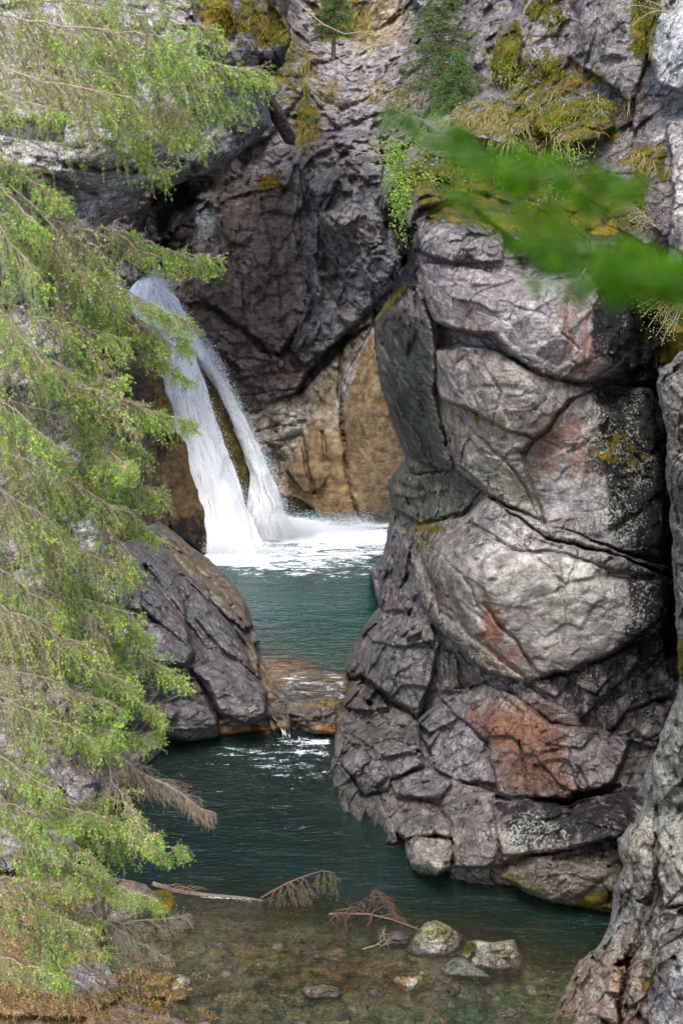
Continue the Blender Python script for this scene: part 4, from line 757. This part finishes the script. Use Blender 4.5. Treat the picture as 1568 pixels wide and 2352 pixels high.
LGR = 'dark rocks along the lip between the pools'
for i_, (pl_, lab_, c_, z_) in enumerate([
 ([(652,1612),(668,1600),(700,1600),(722,1612),(715,1630),(670,1632)], 'flat dark rock on the lip right of the left bank', (.15,.14,.12), .42),
 ([(718,1606),(745,1598),(772,1604),(778,1622),(750,1632),(722,1626)], 'ochre topped rock at the right end of the lip', (.20,.15,.08), .42),
 ([(665,1640),(690,1632),(722,1640),(732,1664),(700,1676),(672,1668)], 'dark wet block below the lip beside the trickle', (.10,.095,.085), .12),
 ([(728,1650),(752,1640),(778,1650),(780,1684),(752,1690),(730,1680)], 'orange stained block where the lip meets the right cliff', (.19,.12,.06), .0),
 ([(596,1668),(618,1660),(636,1672),(632,1692),(604,1692)], 'small orange brown stone left of the trickle', (.24,.14,.07), .0),
 ([(540,1676),(566,1668),(592,1676),(588,1694),(548,1694)], 'low dark stone at the foot of the left bank', (.13,.12,.11), .0)]):
    stone('lip_rock', pl_, lab_, c_, .5, (), 130+i_, group=LGR, z=z_)
# ================================================================ SPRUCE
def grow(S, D, Ln, g, k=5):
    """curves: start S (m,3), direction D (m,3), length Ln (m), sag g -> (m,k,3)"""
    s = np.linspace(0, 1, k)[None, :, None]*Ln[:, None, None]
    P = S[:, None]+D[:, None]*s; P[..., 2] -= (g[:, None]*s[..., 0]**2); return P
def unit(v): return v/(np.linalg.norm(v, axis=-1, keepdims=True)+1e-9)
GREEN = np.array([[.32,.66,.03],[.46,.74,.08],[.20,.48,.03],[.56,.72,.10]])
STRAW = np.array([[.64,.50,.26],[.50,.42,.17],[.76,.66,.44],[.42,.46,.12]])
def needles(P, col, gap=.012, ln=.022, wd=.0028, spread=1.0):
    """needles along curves P (m,k,3); col (m,3)"""
    m, k = P.shape[:2]; L = np.linalg.norm(np.diff(P, axis=1), axis=2).sum(1); n = np.maximum(2, (L/gap).astype(int))
    idx = np.repeat(np.arange(m), n); t = rng.random(len(idx))*.999; f = t*(k-1); i = f.astype(int); fr = (f-i)[:, None]
    A = P[idx, i]; B = P[idx, i+1]; c = A+(B-A)*fr; tg = unit(B-A)
    r = unit(np.cross(tg, rng.normal(size=tg.shape))); ax = unit(tg*.75+r*spread)*(ln*(.7+.6*rng.random(len(idx))))[:, None]
    sd = unit(np.cross(ax, rng.normal(size=ax.shape)))*wd
    V, F = quads(c, ax, sd); cc = np.repeat(col[idx]*(.75+.5*rng.random((len(idx), 1))), 4, 0)
    return V, F, cc
def bough(parent, p0, p1, Y0, Y1, sag=40, hang=.42, dens=1.0, green=.6, dead=0, nlab=None, scale=1.1, thick=.012, needle=(.018,.034,.005)):
    k = 14; t = np.linspace(0, 1, k); X = p0[0]+(p1[0]-p0[0])*t; Yp = p0[1]+(p1[1]-p0[1])*t+sag*np.sin(np.pi*t**.8)
    X = X+rng.normal(0, 4, k); Yp = Yp+rng.normal(0, 4, k); Yw = Y0+(Y1-Y0)*t
    M = W(X, Yp, Yw); tg = unit(np.gradient(M, axis=0)); L = np.linalg.norm(np.diff(M, axis=0), axis=1).sum()
    n = max(12, int(L*(56 if not dead else 40)*dens)); u = np.sort(rng.random(n)**.85); f = u*(k-1)*.999; i = f.astype(int)
    S = M[i]+(M[i+1]-M[i])*(f-i)[:, None]; T_ = tg[i]
    side = unit(np.cross(T_, [0, 0, 1.]))*np.where(rng.random(n) < .5, 1, -1)[:, None]
    D = unit(T_*(.45+.5*u)[:, None]+side*(.75-.3*u)[:, None]*rng.uniform(.4, 1, (n, 1))+np.array([0, 0, 1.])*rng.uniform(-.9, .25, (n, 1))+rng.normal(0, .18, (n, 3)))
    Ln = hang*scale*(.5+.95*rng.random(n))*(1-.62*u**2.2); G = (1.2+1.1*rng.random(n))/scale
    if dead: G *= .8
    B = grow(S, D, Ln, G, 6)
    n2 = 8
    bi = np.repeat(np.arange(n), n2); v = .18+.8*rng.random(len(bi)); f = v*5*.999; j = f.astype(int); S2 = B[bi, j]+(B[bi, j+1]-B[bi, j])*(f-j)[:, None]
    t2 = unit(B[bi, j+1]-B[bi, j]); D2 = unit(t2*.8+unit(np.cross(t2, rng.normal(size=t2.shape)))*.75+np.array([0, 0, -.15]))
    L2 = scale*(.05+.11*rng.random(len(bi)))*(1.25-.6*v); Tw = grow(S2, D2, L2, np.full(len(bi), 1.2), 4)
    V1, F1 = tubeb(M[None], (thick*(1-.8*t)+.003)[None], 6)
    V2, F2 = tubeb(B, np.repeat((np.linspace(.0042, .0015, 6))[None], n, 0)*scale, 3)
    V3, F3 = tubeb(Tw, np.repeat((np.linspace(.0022, .001, 4))[None], len(Tw), 0)*scale, 3)
    wood = mk('bough', np.concatenate([V1, V2, V3]), [np.concatenate([F1, F2+len(V1), F3+len(V1)+len(V2)])], TWIG, parent)
    if nlab: wood['label'] = nlab
    tipness = u[bi]*.45+v*.75+rng.normal(0, .12, len(bi))+rng.normal(0, .26, n)[bi]; shade = rng.uniform(.5, 1.3, n)
    gp = 1/(1+np.exp(-(tipness-(1.17-green))*7)); isg = rng.random(len(bi)) < gp
    ca = GREEN[rng.integers(0, 4, len(bi))]; cb = STRAW[rng.integers(0, 4, len(bi))]; col = np.where(isg[:, None], ca, cb)*shade[bi][:, None]
    if dead:
        keep = rng.random(len(Tw)) < .35; Tn = Tw[keep]; col = np.array([[.36,.18,.09]])*np.ones((keep.sum(), 1))*rng.uniform(.6, 1.2, (keep.sum(), 1)); V, F, cc = needles(Tn, col, needle[0]*2.5, needle[1]*.8, needle[2]*.7)
    else:
        keep = isg | (rng.random(len(Tw)) < .45)
        Va, Fa, ca_ = needles(Tw[keep], col[keep], needle[0], needle[1], needle[2])
        tb = u*.5+.35+rng.normal(0, .2, n); gb = rng.random(n) < 1/(1+np.exp(-(tb-(1.2-green))*6)); cb_ = np.where(gb[:, None], GREEN[rng.integers(0, 4, n)], STRAW[rng.integers(0, 4, n)])
        Vb, Fb, cbb = needles(B[:, 3:], cb_, needle[0]*1.2, needle[1], needle[2])
        V = np.concatenate([Va, Vb]); F = np.concatenate([Fa, Fb+len(Va)]); cc = np.concatenate([ca_, cbb])
    nd = mk('needles', V, F, LEAF, None, cols={'Col': cc}, smooth=False, origin=parent['_o']); nd.parent = wood; nd.location = (0, 0, 0)
    return wood
tree = thing('spruce_tree', W(-170, 2200, 18.), 'large drooping spruce filling the left side, fresh green tips over bare straw coloured twigs', 'spruce')
tv, tf = tubes([W(np.array([-190,-180,-175,-170,-165]), np.array([2500,1900,1200,500,-300]), np.array([18.,18,18,18,18]))], [np.array([.2,.18,.15,.12,.08])], 12)
mk('trunk', tv, tf, BARK, tree)
BG = [((180,600),(415,760),18.5,18.8,10,.20,.8,.6),((120,600),(380,800),18.3,18.6,0,.28,1.0,.55),((150,680),(432,860),18.4,18.7,0,.2,1.0,.7), # (start, tip, Y0, Y1, sag, hang, dens, green)
 ((-150,-120),(330,-60),19,18,20,.45,1.2,.5),((-150,-60),(470,-30),18.5,18.5,10,.42,1.2,.6),((-150,0),(400,60),17.5,17.5,10,.45,1.3,.55),((-150,60),(585,160),18.5,18.8,-40,.45,1.5,.8),((-100,20),(520,80),19,19.2,-30,.42,1.2,.75),
 ((-150,120),(300,210),17,17,0,.42,1.0,.5),((100,120),(540,230),18.6,19,-30,.36,1.3,.8),((150,160),(480,330),18.4,18.8,0,.34,1.2,.75),((200,200),(370,400),18.2,18.5,0,.30,1.1,.85),((-150,200),(120,260),17,16.6,0,.34,.7,.6),
 ((-150,260),(90,520),17,16.6,-20,.36,.9,.95),((-150,350),(80,640),16.4,16,-30,.40,1.0,1.),((20,430),(495,592),18.6,19,50,.24,.6,.6),((230,520),(495,600),18.8,19,0,.22,1.6,.9),((250,520),(400,600),18.6,18.8,10,.25,1.3,.6),
 ((-150,480),(260,700),17.5,17.6,0,.38,1.0,.5),((60,550),(430,740),18,18.4,10,.30,1.0,.5),((200,660),(445,810),18.3,18.6,0,.30,1.2,.7),((-150,580),(120,860),16.2,16,0,.42,1.2,.95),((-100,640),(240,830),17.3,17.3,0,.36,.8,.45),
 ((-150,720),(200,900),17,17,0,.4,1.2,.6),((60,860),(425,975),18.2,18.5,-10,.26,1.6,.85),((-150,820),(130,1020),16,16,0,.40,1.3,1.),((-150,860),(330,1040),17.6,18,0,.38,1.2,.55),((-100,900),(360,1130),17.8,18,0,.36,1.4,.75),
 ((-150,980),(300,1180),17.2,17.4,0,.42,1.4,.55),((0,1080),(365,1230),17.8,18,-10,.33,1.5,.8),((-150,1060),(180,1240),16.6,16.6,0,.42,1.3,.55),((-150,1140),(290,1320),17.2,17.4,0,.42,1.4,.5),((-150,1240),(300,1410),17.3,17.4,0,.40,1.4,.55),((60,1280),(330,1460),17.8,17.8,0,.33,1.3,.65),
 ((-150,1320),(230,1500),16.8,16.8,0,.42,1.3,.45),((-150,1400),(300,1560),17.2,17.3,0,.40,1.4,.5),((50,1420),(415,1555),17.8,18,-10,.30,1.6,.9),((-150,1480),(250,1620),17,17,0,.4,1.3,.45),((80,1500),(375,1660),17.7,17.9,0,.30,1.5,.8),((-150,1560),(200,1700),16.8,16.8,0,.38,.9,.5),
 ((80,1600),(370,1690),17.8,18,20,.26,1.3,.75),((-150,1640),(130,1820),16.8,16.6,0,.36,.9,.6),((-150,1760),(270,1880),17.2,17.3,0,.36,1.2,.75),((-150,1820),(230,1980),17,17,0,.36,1.2,.7),((100,1890),(415,1960),17.8,18,-25,.22,1.3,.8),
 ((-150,1900),(300,2060),17.2,17.4,-10,.34,1.2,.65),((0,1960),(360,2080),17.6,17.8,-20,.28,1.3,.75),((-150,1980),(200,2130),16.9,16.9,0,.34,1.1,.6),((-150,2060),(240,2190),17,17.1,0,.30,1.0,.55),((-150,2140),(150,2250),16.8,16.8,0,.3,.9,.7),
]
for (a, b_, y0, y1, sg, hg, dn, gr) in BG:
    j = rng.normal(0, 1, 6); bough(tree, a, (b_[0]+j[0]*8, b_[1]+j[1]*8), y0, y1, sg+j[2]*16, hg*(1+.18*j[3]), dn*(.62+.1*j[4]), gr)
# smaller limbs at odd angles between the long ones
def edge(y): return np.interp(y, [0, 170, 330, 420, 640, 800, 980, 1150, 1230, 1450, 1550, 1650, 1750, 1950, 2100, 2250], [480, 560, 480, 230, 260, 400, 400, 350, 350, 300, 390, 360, 230, 380, 360, 240])
for q in range(46):
    yy = 60+q*48+rng.normal(0, 20); e = float(edge(yy)); L_ = rng.uniform(110, 230); x1 = e*rng.uniform(.25, .97); an = math.radians(rng.uniform(8, 62))
    if 260 < yy < 460 and x1 < 330: continue
    yy0 = yy-L_*math.sin(an); bough(tree, (x1-L_*math.cos(an), yy0), (x1, yy), 17.2+rng.uniform(-.5, .8), 17.3+rng.uniform(-.5, .9), rng.uniform(-20, 30), rng.uniform(.22, .38), rng.uniform(.8, 1.3), rng.uniform(.35, .95), thick=.007)
for (a, b_, y0, y1, sg, hg, dn) in [((60,1660),(480,1870),17.8,18,-30,.36,1.5),((150,1740),(430,1830),17.9,18.1,-30,.3,1.2),((120,2100),(425,2110),17.6,17.8,10,.26,.9),((180,2080),(380,2200),17.6,17.8,0,.26,.9),((100,560),(360,760),18.4,18.6,0,.3,.7)]:
    bough(tree, a, b_, y0, y1, sg, hg, dn, 0, dead=1, nlab='bare grey brown dead bough')
# long bare stem seen against the rock
# ================================================================ OUT OF FOCUS NEAR BRANCH
GTWIG = bark_material('green_twig', (.05, .12, .02), (.10, .20, .04))
nb = thing('fir_branch', W(1600, 600, 2.3), 'bright green out of focus branch reaching in from the right, very close to the camera', 'branch')
def nearspray(p0, p1, Y, wpx, n, ln, col):
    n = int(n*.95)
    k = 10; t = np.linspace(0, 1, k); M = W(p0[0]+(p1[0]-p0[0])*t, p0[1]+(p1[1]-p0[1])*t+25*np.sin(np.pi*t), np.full(k, Y)+.12*t)
    u = rng.random(n); f = u*(k-1)*.999; i = f.astype(int); S = M[i]+(M[i+1]-M[i])*(f-i)[:, None]; tg = unit(np.gradient(M, axis=0))[i]
    sid = unit(np.cross(tg, [0, 1., 0]))*np.where(rng.random(n) < .5, 1, -1)[:, None]
    D = unit(tg*.9+sid*.7+rng.normal(0, .2, (n, 3))); L = wpx*(T/1176)*Y*(.6+.6*rng.random(n))*(1-.55*u**3); B = grow(S, D, L, np.full(n, .6), 5)
    V1, F1 = tubeb(M[None], np.linspace(.003, .001, k)[None], 6); V2, F2 = tubeb(B, np.repeat(np.linspace(.0012, .0006, 5)[None], n, 0), 3)
    wd = mk('twig', np.concatenate([V1, V2]), np.concatenate([F1, F2+len(V1)]), GTWIG, nb)
    c = np.array(col)[None]*rng.uniform(.7, 1.3, (n, 1)); V, F, cc = needles(B, c, .0018, ln*1.7, .0016, .9)
    nd = mk('needles', V, F, LEAFN, None, cols={'Col': cc}, smooth=False, origin=nb['_o']); nd.parent = wd; nd.location = (0, 0, 0)
G1 = (.09, .25, .010); G2 = (.15, .31, .022); LEAFN = leaf_material('near_foliage', .6, .8, 0)
for a in [((1460,450),(890,265),2.3,95,60,.012,G1),((1330,400),(1040,355),2.25,80,40,.012,G1),((1640,640),(1040,440),2.2,85,60,.012,G2),((1640,650),(1160,560),2.1,80,50,.012,G1),((1600,625),(1220,655),2.15,70,50,.012,G1),((1700,660),(1380,600),2.1,110,50,.012,G2),((1500,420),(1250,470),2.25,60,30,.012,G2)]: nearspray(a[0], a[1], a[2], a[3]*.72, *a[4:])
# ================================================================ FAR TREES AND SHRUBS
def conifer(name, px, pyt, pyb, Y, label, wpx, col, group='small spruces on the far ledges'):
    base = W(px, pyb, Y); top = W(px, pyt, Y); hgt = top[2]-base[2]; top = base+np.array([.1, 0, hgt]); s = T/1176*Y
    th = thing(name, base, label, 'spruce', group)
    tv, tf = tubes([np.linspace(base-np.array([0,0,.5]), top, 8)], [np.linspace(.07, .01, 8)], 8); mk('trunk', tv, tf, BARK, th)
    n = int(hgt*100); u = rng.random(n); zz = .06+.93*u; a = rng.random(n)*2*math.pi; R = wpx*s*(1-u)**.8*(.7+.5*rng.random(n))+.08
    S = base+(top-base)*zz[:, None]; D = unit(np.stack([np.cos(a), np.sin(a), .1+.3*u], -1)); B = grow(S, D, R, .35/R.clip(.3), 6)
    n2 = 12; bi = np.repeat(np.arange(n), n2); v = rng.random(len(bi))**.7; f = v*5*.999; j = f.astype(int); S2 = B[bi, j]+(B[bi, j+1]-B[bi, j])*(f-j)[:, None]; t2 = unit(B[bi, j+1]-B[bi, j])
    D2 = unit(t2*.7+unit(np.cross(t2, [0, 0, 1.]))*rng.choice([-1, 1], (len(bi), 1))*.7+rng.normal(0, .12, (len(bi), 3))+np.array([0,0,-.15])); Tw = grow(S2, D2, (.12+.3*R[bi]*(1-v*.7))*.7, np.full(len(bi), .5), 3)
    V2, F2 = tubeb(B, np.repeat(np.linspace(.014, .004, 6)[None], n, 0), 3); bo = mk('bough', V2, F2, BARK, th)
    c = np.array(col)*rng.uniform(.6, 1.4, (len(bi), 1)); V, F, cc = needles(Tw, c, .028, .055, .011)
    nd = mk('crown', V, F, LEAF, th, cols={'Col': cc}, smooth=False); return th
conifer('spruce_tree', 1008, -60, 225, 47, 'slender dark spruce on the upper ledge, its thin stem showing between sparse boughs', 115, (.14,.21,.06))
conifer('spruce_tree', 1042, 118, 262, 45.5, 'short bushy green spruce sapling standing in front of the slender one', 60, (.12,.24,.06))
conifer('spruce_tree', 765, -40, 92, 52, 'young spruce at the top edge above the mossy slope', 55, (.10,.19,.045))
def shrub(name, stems, label, nleaf, size, col, cat='shrub', group='leafy shrubs on the upper ledge'):
    """stems: list of (px,py,px2,py2,Y) ; leaves around their outer two thirds"""
    a = stems[0]; th = thing(name, W(a[0], a[1], a[4]), label, cat, 'bushes at the right edge' if 'heather' in name else group)
    P = []
    for (x0, y0, x1, y1, Y) in stems:
        t = np.linspace(0, 1, 6); P.append(W(x0+(x1-x0)*t+rng.normal(0, 3, 6), y0+(y1-y0)*t-18*np.sin(np.pi*t), Y-.5*t+rng.normal(0, .04, 6)))
    P = np.array(P); V, F = tubeb(P, np.repeat(np.linspace(.016, .005, 6)[None], len(P), 0), 4); mk('stem', V, F, TWIG, th)
    n = nleaf; i = rng.integers(0, len(P), n); t = .25+.75*rng.random(n); f = t*5*.999; j = f.astype(int); c = P[i, j]+(P[i, j+1]-P[i, j])*(f-j)[:, None]+rng.normal(0, size*2.2, (n, 3))
    ax = unit(rng.normal(size=(n, 3))+np.array([0, -.3, .1]))*size*rng.uniform(.6, 1.3, (n, 1)); sd = unit(np.cross(ax, rng.normal(size=(n, 3))))*size*.38
    V, F = quads(c, ax, sd); cc = np.repeat(np.array(col)*rng.uniform(.65, 1.35, (n, 1)), 4, 0); mk('leaves', V, F, LEAF, th, cols={'Col': cc}, smooth=False); return th
LG_ = (.26,.42,.06)
shrub('leafy_shrub', [(930,400,870+i*12,330+(i%3)*40,38.8) for i in range(5)]+[(950,420,880+i*15,430+i*28,38.4) for i in range(7)]+[(960,440,905+i*7,480+i*22,38) for i in range(5)]+[(960,380,1020,330,39),(970,400,1000,440,38.3),(960,380,960,300,39)], 'light green leafy shrub hanging over the left corner of the right cliff', 3000, .06, LG_)
shrub('leafy_shrub', [(1160,220,1140,165,41.5),(1165,220,1170,155,41.5),(1170,225,1205,180,41.4),(1160,230,1185,200,41.2)], 'small bright green sprig beside the mossy hump on the upper ledge', 170, .05, (.32,.46,.05))
shrub('leafy_shrub', [(1290,380,1270,350,38),(1300,385,1320,375,38),(1310,390,1350,360,38),(1300,385,1300,345,38)], 'small bright leafed sprig under the second moss hump', 200, .05, (.28,.44,.06))
shrub('leafy_shrub', [(1300,400,1240,470,37),(1310,420,1270,480,37),(1280,430,1230,500,37)], 'pale green bush half hidden behind the out of focus branch', 260, .06, (.30,.40,.14))
shrub('leafy_shrub', [(1530,20,1400,10,39.5),(1530,30,1380,30,39.5),(1540,30,1450,60,39.3),(1540,20,1470,-20,39.3)], 'thin pale twigs with few leaves at the top right edge', 260, .05, (.28,.34,.12))
shrub('heather_bush', [(1568,690,1420+i*14,640+i*22,30.5) for i in range(8)]+[(1575,700,1500+i*8,690+i*18,30.3) for i in range(6)], 'straw and green heathery bush hanging from the right edge', 1200, .035, (.34,.36,.10))
shrub('heather_bush', [(1500,520,1410+i*10,460+i*12,33) for i in range(7)], 'dry straw coloured bush on the right cliff ledge', 500, .035, (.42,.33,.18))
shrub('leafy_shrub', [(1030+i*26,400+(i%3)*20,1020+i*28,350+(i%2)*25,37.8) for i in range(12)], 'low row of fresh green seedlings along the mossy edge of the upper ledge', 900, .05, (.24,.42,.06))
shrub('leafy_shrub', [(900+i*14,250,890+i*16,190+(i%3)*20,49) for i in range(9)], 'fine twiggy undergrowth with scattered leaves below the slender spruce', 700, .045, (.34,.32,.12))
# dry hanging grass
def grass(name, spots, n, ln, cols, lab, down=.6):
    Sx = []; 
    for (cx, cy, rx, ry, Y, wgt) in spots:
        k = int(n*wgt); a = rng.normal(0, .55, (k, 2)); cl = rng.integers(0, max(2, k//22), k); a = a[cl]+rng.normal(0, .07, (k, 2)); px = cx+a[:, 0]*rx; py = cy+a[:, 1]*ry
        if isinstance(Y, str): Yv = surfY(Y, px, py)-.03
        else: Yv = np.full(k, Y)
        Sx.append(W(px, py, Yv))
    S = np.concatenate(Sx); m = len(S); D = unit(rng.normal(0, .5, (m, 3))+np.array([-.1, -.55, .35])); L = ln*rng.uniform(.5, 1.4, m); P = grow(S, D, L, down/L, 5)
    w_ = np.array([.008, .008, .007, .005, .001]); sdv = unit(np.cross(D, [0, 0, 1.]))[:, None]*w_[None, :, None]
    V = np.stack([P-sdv, P+sdv], 2).reshape(-1, 3); o = np.arange(m)[:, None]*10; i = np.arange(4)[None]*2
    F = np.stack([o+i, o+i+1, o+i+3, o+i+2], -1).reshape(-1, 4); c = np.array(cols)[rng.integers(0, len(cols), m)]*rng.uniform(.7, 1.3, (m, 1))
    return tag(mk(name, V, F, LEAF, cols={'Col': np.repeat(c, 10, 0)}, smooth=False), lab, 'grass', kind='stuff')
TAN = [(.48,.36,.18),(.38,.33,.10),(.26,.30,.07),(.52,.42,.26)]; OCH = [(.36,.26,.03),(.22,.22,.03),(.42,.30,.06)]
grass('dry_grass', [(1110,262,70,26,'right_cliff',.3),(1160,290,60,30,'right_cliff',.2),(1310,240,80,40,'right_cliff',.15),(1050,280,30,25,'right_cliff',.1),(1250,330,120,25,'right_cliff',.15),(1480,360,60,30,'right_cliff',.1)], 2400, .38, TAN, 'straw coloured grass hanging over the mossy humps of the upper ledge')
grass('dry_grass', [(703,310,24,26,'back_cliff',.3),(760,210,14,22,'back_cliff',.15),(850,60,20,40,'back_cliff',.15),(800,10,50,30,'back_cliff',.2),(700,170,16,50,'back_cliff',.15),(870,220,20,40,'back_cliff',.1),(930,20,20,60,'back_cliff',.1)], 1800, .55, TAN+OCH, 'tufts of dry ochre grass on the far rock slope')
grass('moss_tufts', [(520,50,40,60,'overhanging_rock',.3),(600,60,70,40,'overhanging_rock',.3),(700,220,30,80,'back_cliff',.3),(610,410,20,30,'back_cliff',.08)], 2200, .16, OCH, 'ochre moss cushions on the overhanging rock', .3)
grass('moss_tufts', [(1290,260,110,50,'right_cliff',.35),(1150,130,30,70,'right_cliff',.15),(1220,150,80,60,'right_cliff',.2),(1200,250,60,40,'right_cliff',.15),(1480,80,30,70,'right_cliff',.1),(1250,20,60,30,'right_cliff',.1),(1100,400,180,40,'right_cliff',.25)], 6000, .13, [(.26,.30,.03),(.38,.34,.04),(.18,.24,.03)], 'green and ochre moss cushions on the upper right ledge', .3)
grass('needle_litter', [(150,2290,240,80,'near_bank',.5),(60,2120,180,120,'near_bank',.3),(330,2340,120,40,'near_bank',.2)], 5000, .09, [(.45,.24,.09),(.50,.34,.17),(.30,.28,.06),(.38,.20,.08)], 'orange brown needle litter on the low bank under the spruce', .3)
# ================================================================ FALLEN WOOD
def px3(L, z): return np.array([W(x, y, float(Yat(y, zz if (zz := (z if not hasattr(z, '__len__') else z[i])) is not None else 0))) for i, (x, y) in enumerate(L)])
log = thing('fallen_log', px3([(500,2068)], 0)[0], 'thin waterlogged log with foam along it at the edge of the shallows', 'log')
tv, tf = tubes([px3([(352,2030),(400,2046),(470,2056),(560,2064),(650,2078)], [.06,.02,.0,-.02,-.05])], [np.array([.06,.055,.05,.045,.03])], 10); mk('trunk', tv, tf, BARK, log)
lines = [px3([(360+i*9, 2036+i*2.5),(380+i*12, 2030+rng.uniform(-6,10)),(410+i*10, 2046+rng.uniform(-8,8))], [.1,.2,.08]) for i in range(8)]
tv, tf = tubes(lines, [np.array([.012,.01,.004])]*8, 4); mk('twig', tv, tf, REDBARK, log)
def sapling(name, lab, main, subs, mat, ncol, ndl=.7):
    th = thing(name, main[0][0], lab, 'branch')
    tv, tf = tubes([main[0]], [main[1]], 6); mk('stem', tv, tf, mat, th)
    P = np.array(subs); V, F = tubeb(P, np.repeat(np.linspace(.011, .003, P.shape[1])[None], len(P), 0), 4)
    n2 = 17; bi = np.repeat(np.arange(len(P)), n2); kk = P.shape[1]; v = .2+.79*rng.random(len(bi)); f = v*(kk-1); j = f.astype(int); S2 = P[bi, j]+(P[bi, j+1]-P[bi, j])*(f-j)[:, None]; t2 = unit(P[bi, j+1]-P[bi, j])
    Tw = grow(S2, unit(t2+rng.normal(0, .5, t2.shape)+np.array([0, 0, -.3])), .12+.16*rng.random(len(bi)), np.full(len(bi), 1.), 4); V2, F2 = tubeb(Tw, np.repeat(np.linspace(.005, .002, 4)[None], len(Tw), 0), 3)
    mk('twig', np.concatenate([V, V2]), np.concatenate([F, F2+len(V)]), mat, th)
    if ndl > 0:
        c = np.array(ncol)*rng.uniform(.6, 1.4, (len(Tw), 1)); V, F, cc = needles(Tw, c, .02/ndl, .035, .006); mk('needles', V, F, LEAF, th, cols={'Col': cc}, smooth=False)
    return th
Y0 = float(Yat(2075, 0))
def wl(L, dY=0): return np.array([W(x, y, Y0+dY+q) for x, y, q in L])
main = wl([(585,2072,.3),(620,2050,.1),(660,2028,0),(700,2012,0),(740,2000,-.1),(770,2005,-.1)])
subs = [wl([(x0,y0,0),(x1*.5+x0*.5,(y0+y1)/2-6,-.05),(x1,y1,-.1),(x1+2,y1+14,-.1)]) for x0,y0,x1,y1 in [(655,2030,680,2070),(665,2026,695,2060),(672,2024,650,2062),(680,2020,705,2050),(660,2028,715,2075),(690,2016,712,2040),(735,2001,728,2030),(755,2001,762,2025),(765,2004,772,2035),(745,2000,745,2022),(650,2032,640,2066),(670,2024,676,2080),(700,2012,690,2045),(640,2040,620,2066)]]
sapling('fallen_branch', 'bent bare sapling top with wilted green needles rising from the water', (main, np.linspace(.025,.006,6)), subs, REDBARK, (.20,.23,.09))
Y0 = float(Yat(2120, 0))
main = wl([(755,2100,.1),(800,2098,0),(850,2100,-.05),(900,2112,-.1),(965,2136,-.3)])
subs = [wl([(x0,y0,0),(x1*.5+x0*.5,(y0+y1)/2-8,-.05),(x1,y1,-.1),(x1+4,y1+10,-.1)]) for x0,y0,x1,y1 in [(845,2098,855,2055),(855,2098,885,2060),(850,2098,900,2085),(800,2098,760,2110),(820,2100,790,2116),(870,2104,930,2112),(880,2106,940,2130),(860,2100,845,2125),(840,2098,800,2085),(855,2060,900,2075),(850,2056,870,2050),(880,2060,905,2095),(830,2100,770,2090),(845,2098,830,2070)]]
sapling('fallen_branch', 'heap of red brown broken branches lying in the shallow water', (main, np.linspace(.03,.012,5)), subs, REDBARK, (.20,.13,.05), .25)
Y0 = float(Yat(2185, 0))
main = wl([(832,2180,.05),(860,2172,0),(880,2160,0),(884,2148,0)])
sapling('fallen_twig', 'small forked dry twig poking out of the shallows left of the pale stone', (main, np.linspace(.012,.006,4)), [wl([(866,2168,0),(876,2172,0),(888,2166,0),(890,2160,0)]), wl([(875,2162,0),(872,2154,0),(878,2146,0),(880,2142,0)])], TWIG, (1,1,1), 0)
# bare twigs on the cliffs
def baretwig(lab, L, Y, r=.02, group='bare branches over the rocks'):
    P = np.array([W(x, y, Y+i*.05) for i, (x, y) in enumerate(L)]); t = tubes([P], [np.linspace(r, r*.3, len(P))], 6)
    return tag(mk('bare_branch', *t, TWIG), lab, 'branch', group)
baretwig('thin bare branch crossing the dark rock left of the leafy shrub', [(950,340),(920,352),(880,358),(840,352),(800,345)], 38.6, .022)
baretwig('pale bare branch arching from the top edge down over the dark slope', [(660,-20),(700,20),(740,55),(790,78),(840,72),(900,80)], 46, .03)
baretwig('short pale broken stick below the moss humps', [(1262,370),(1280,385),(1300,405)], 36.8, .03)
baretwig('pale bare twig hanging beside the green mossy hump', [(1220,0),(1205,20),(1195,60),(1210,85)], 41.5, .03)
baretwig('long bare twig sweeping left from the small spruce roots', [(1040,272),(1000,282),(950,270),(900,250),(880,240)], 43, .02)
baretwig('dead twig hanging in front of the right cliff below the blurred branch', [(1345,615),(1330,640),(1310,672)], 34.6, .02)
# ================================================================ LIGHT
w = bpy.data.worlds.new('World'); sc.world = w; w.use_nodes = True
nt = w.node_tree; bg = nt.nodes['Background']; sky = nt.nodes.new('ShaderNodeTexSky'); sky.sky_type = 'NISHITA'; sky.sun_disc = False
SE, SR = 58., 190.   # sun behind and left of the camera
sky.sun_elevation = math.radians(SE); sky.sun_rotation = math.radians(SR); sky.air_density = 1.2; sky.dust_density = 3
nt.links.new(sky.outputs[0], bg.inputs[0]); bg.inputs[1].default_value = .14
L = bpy.data.lights.new('sun', 'SUN'); L.energy = 1.5; L.angle = math.radians(18); L.color = (1, .97, .93)
lo = bpy.data.objects.new('sun', L); C.objects.link(lo)
sd = Vector((math.sin(math.radians(SR))*math.cos(math.radians(SE)), math.cos(math.radians(SR))*math.cos(math.radians(SE)), math.sin(math.radians(SE))))
lo.rotation_euler = sd.to_track_quat('Z', 'Y').to_euler(); lo.location = (0, 0, 60)
sc.view_settings.view_transform = 'Standard'; sc.view_settings.look = 'None'; sc.view_settings.exposure = 1.25; sc.view_settings.gamma = 1
sc.cycles.use_denoising = True; sc.cycles.max_bounces = 6; sc.cycles.diffuse_bounces = 3; sc.cycles.transparent_max_bounces = 24; sc.cycles.use_adaptive_sampling = True
sc.cycles.caustics_reflective = False; sc.cycles.caustics_refractive = False; sc.cycles.sample_clamp_indirect = 4
for o in list(bpy.data.objects):
    if '_o' in o: del o['_o']
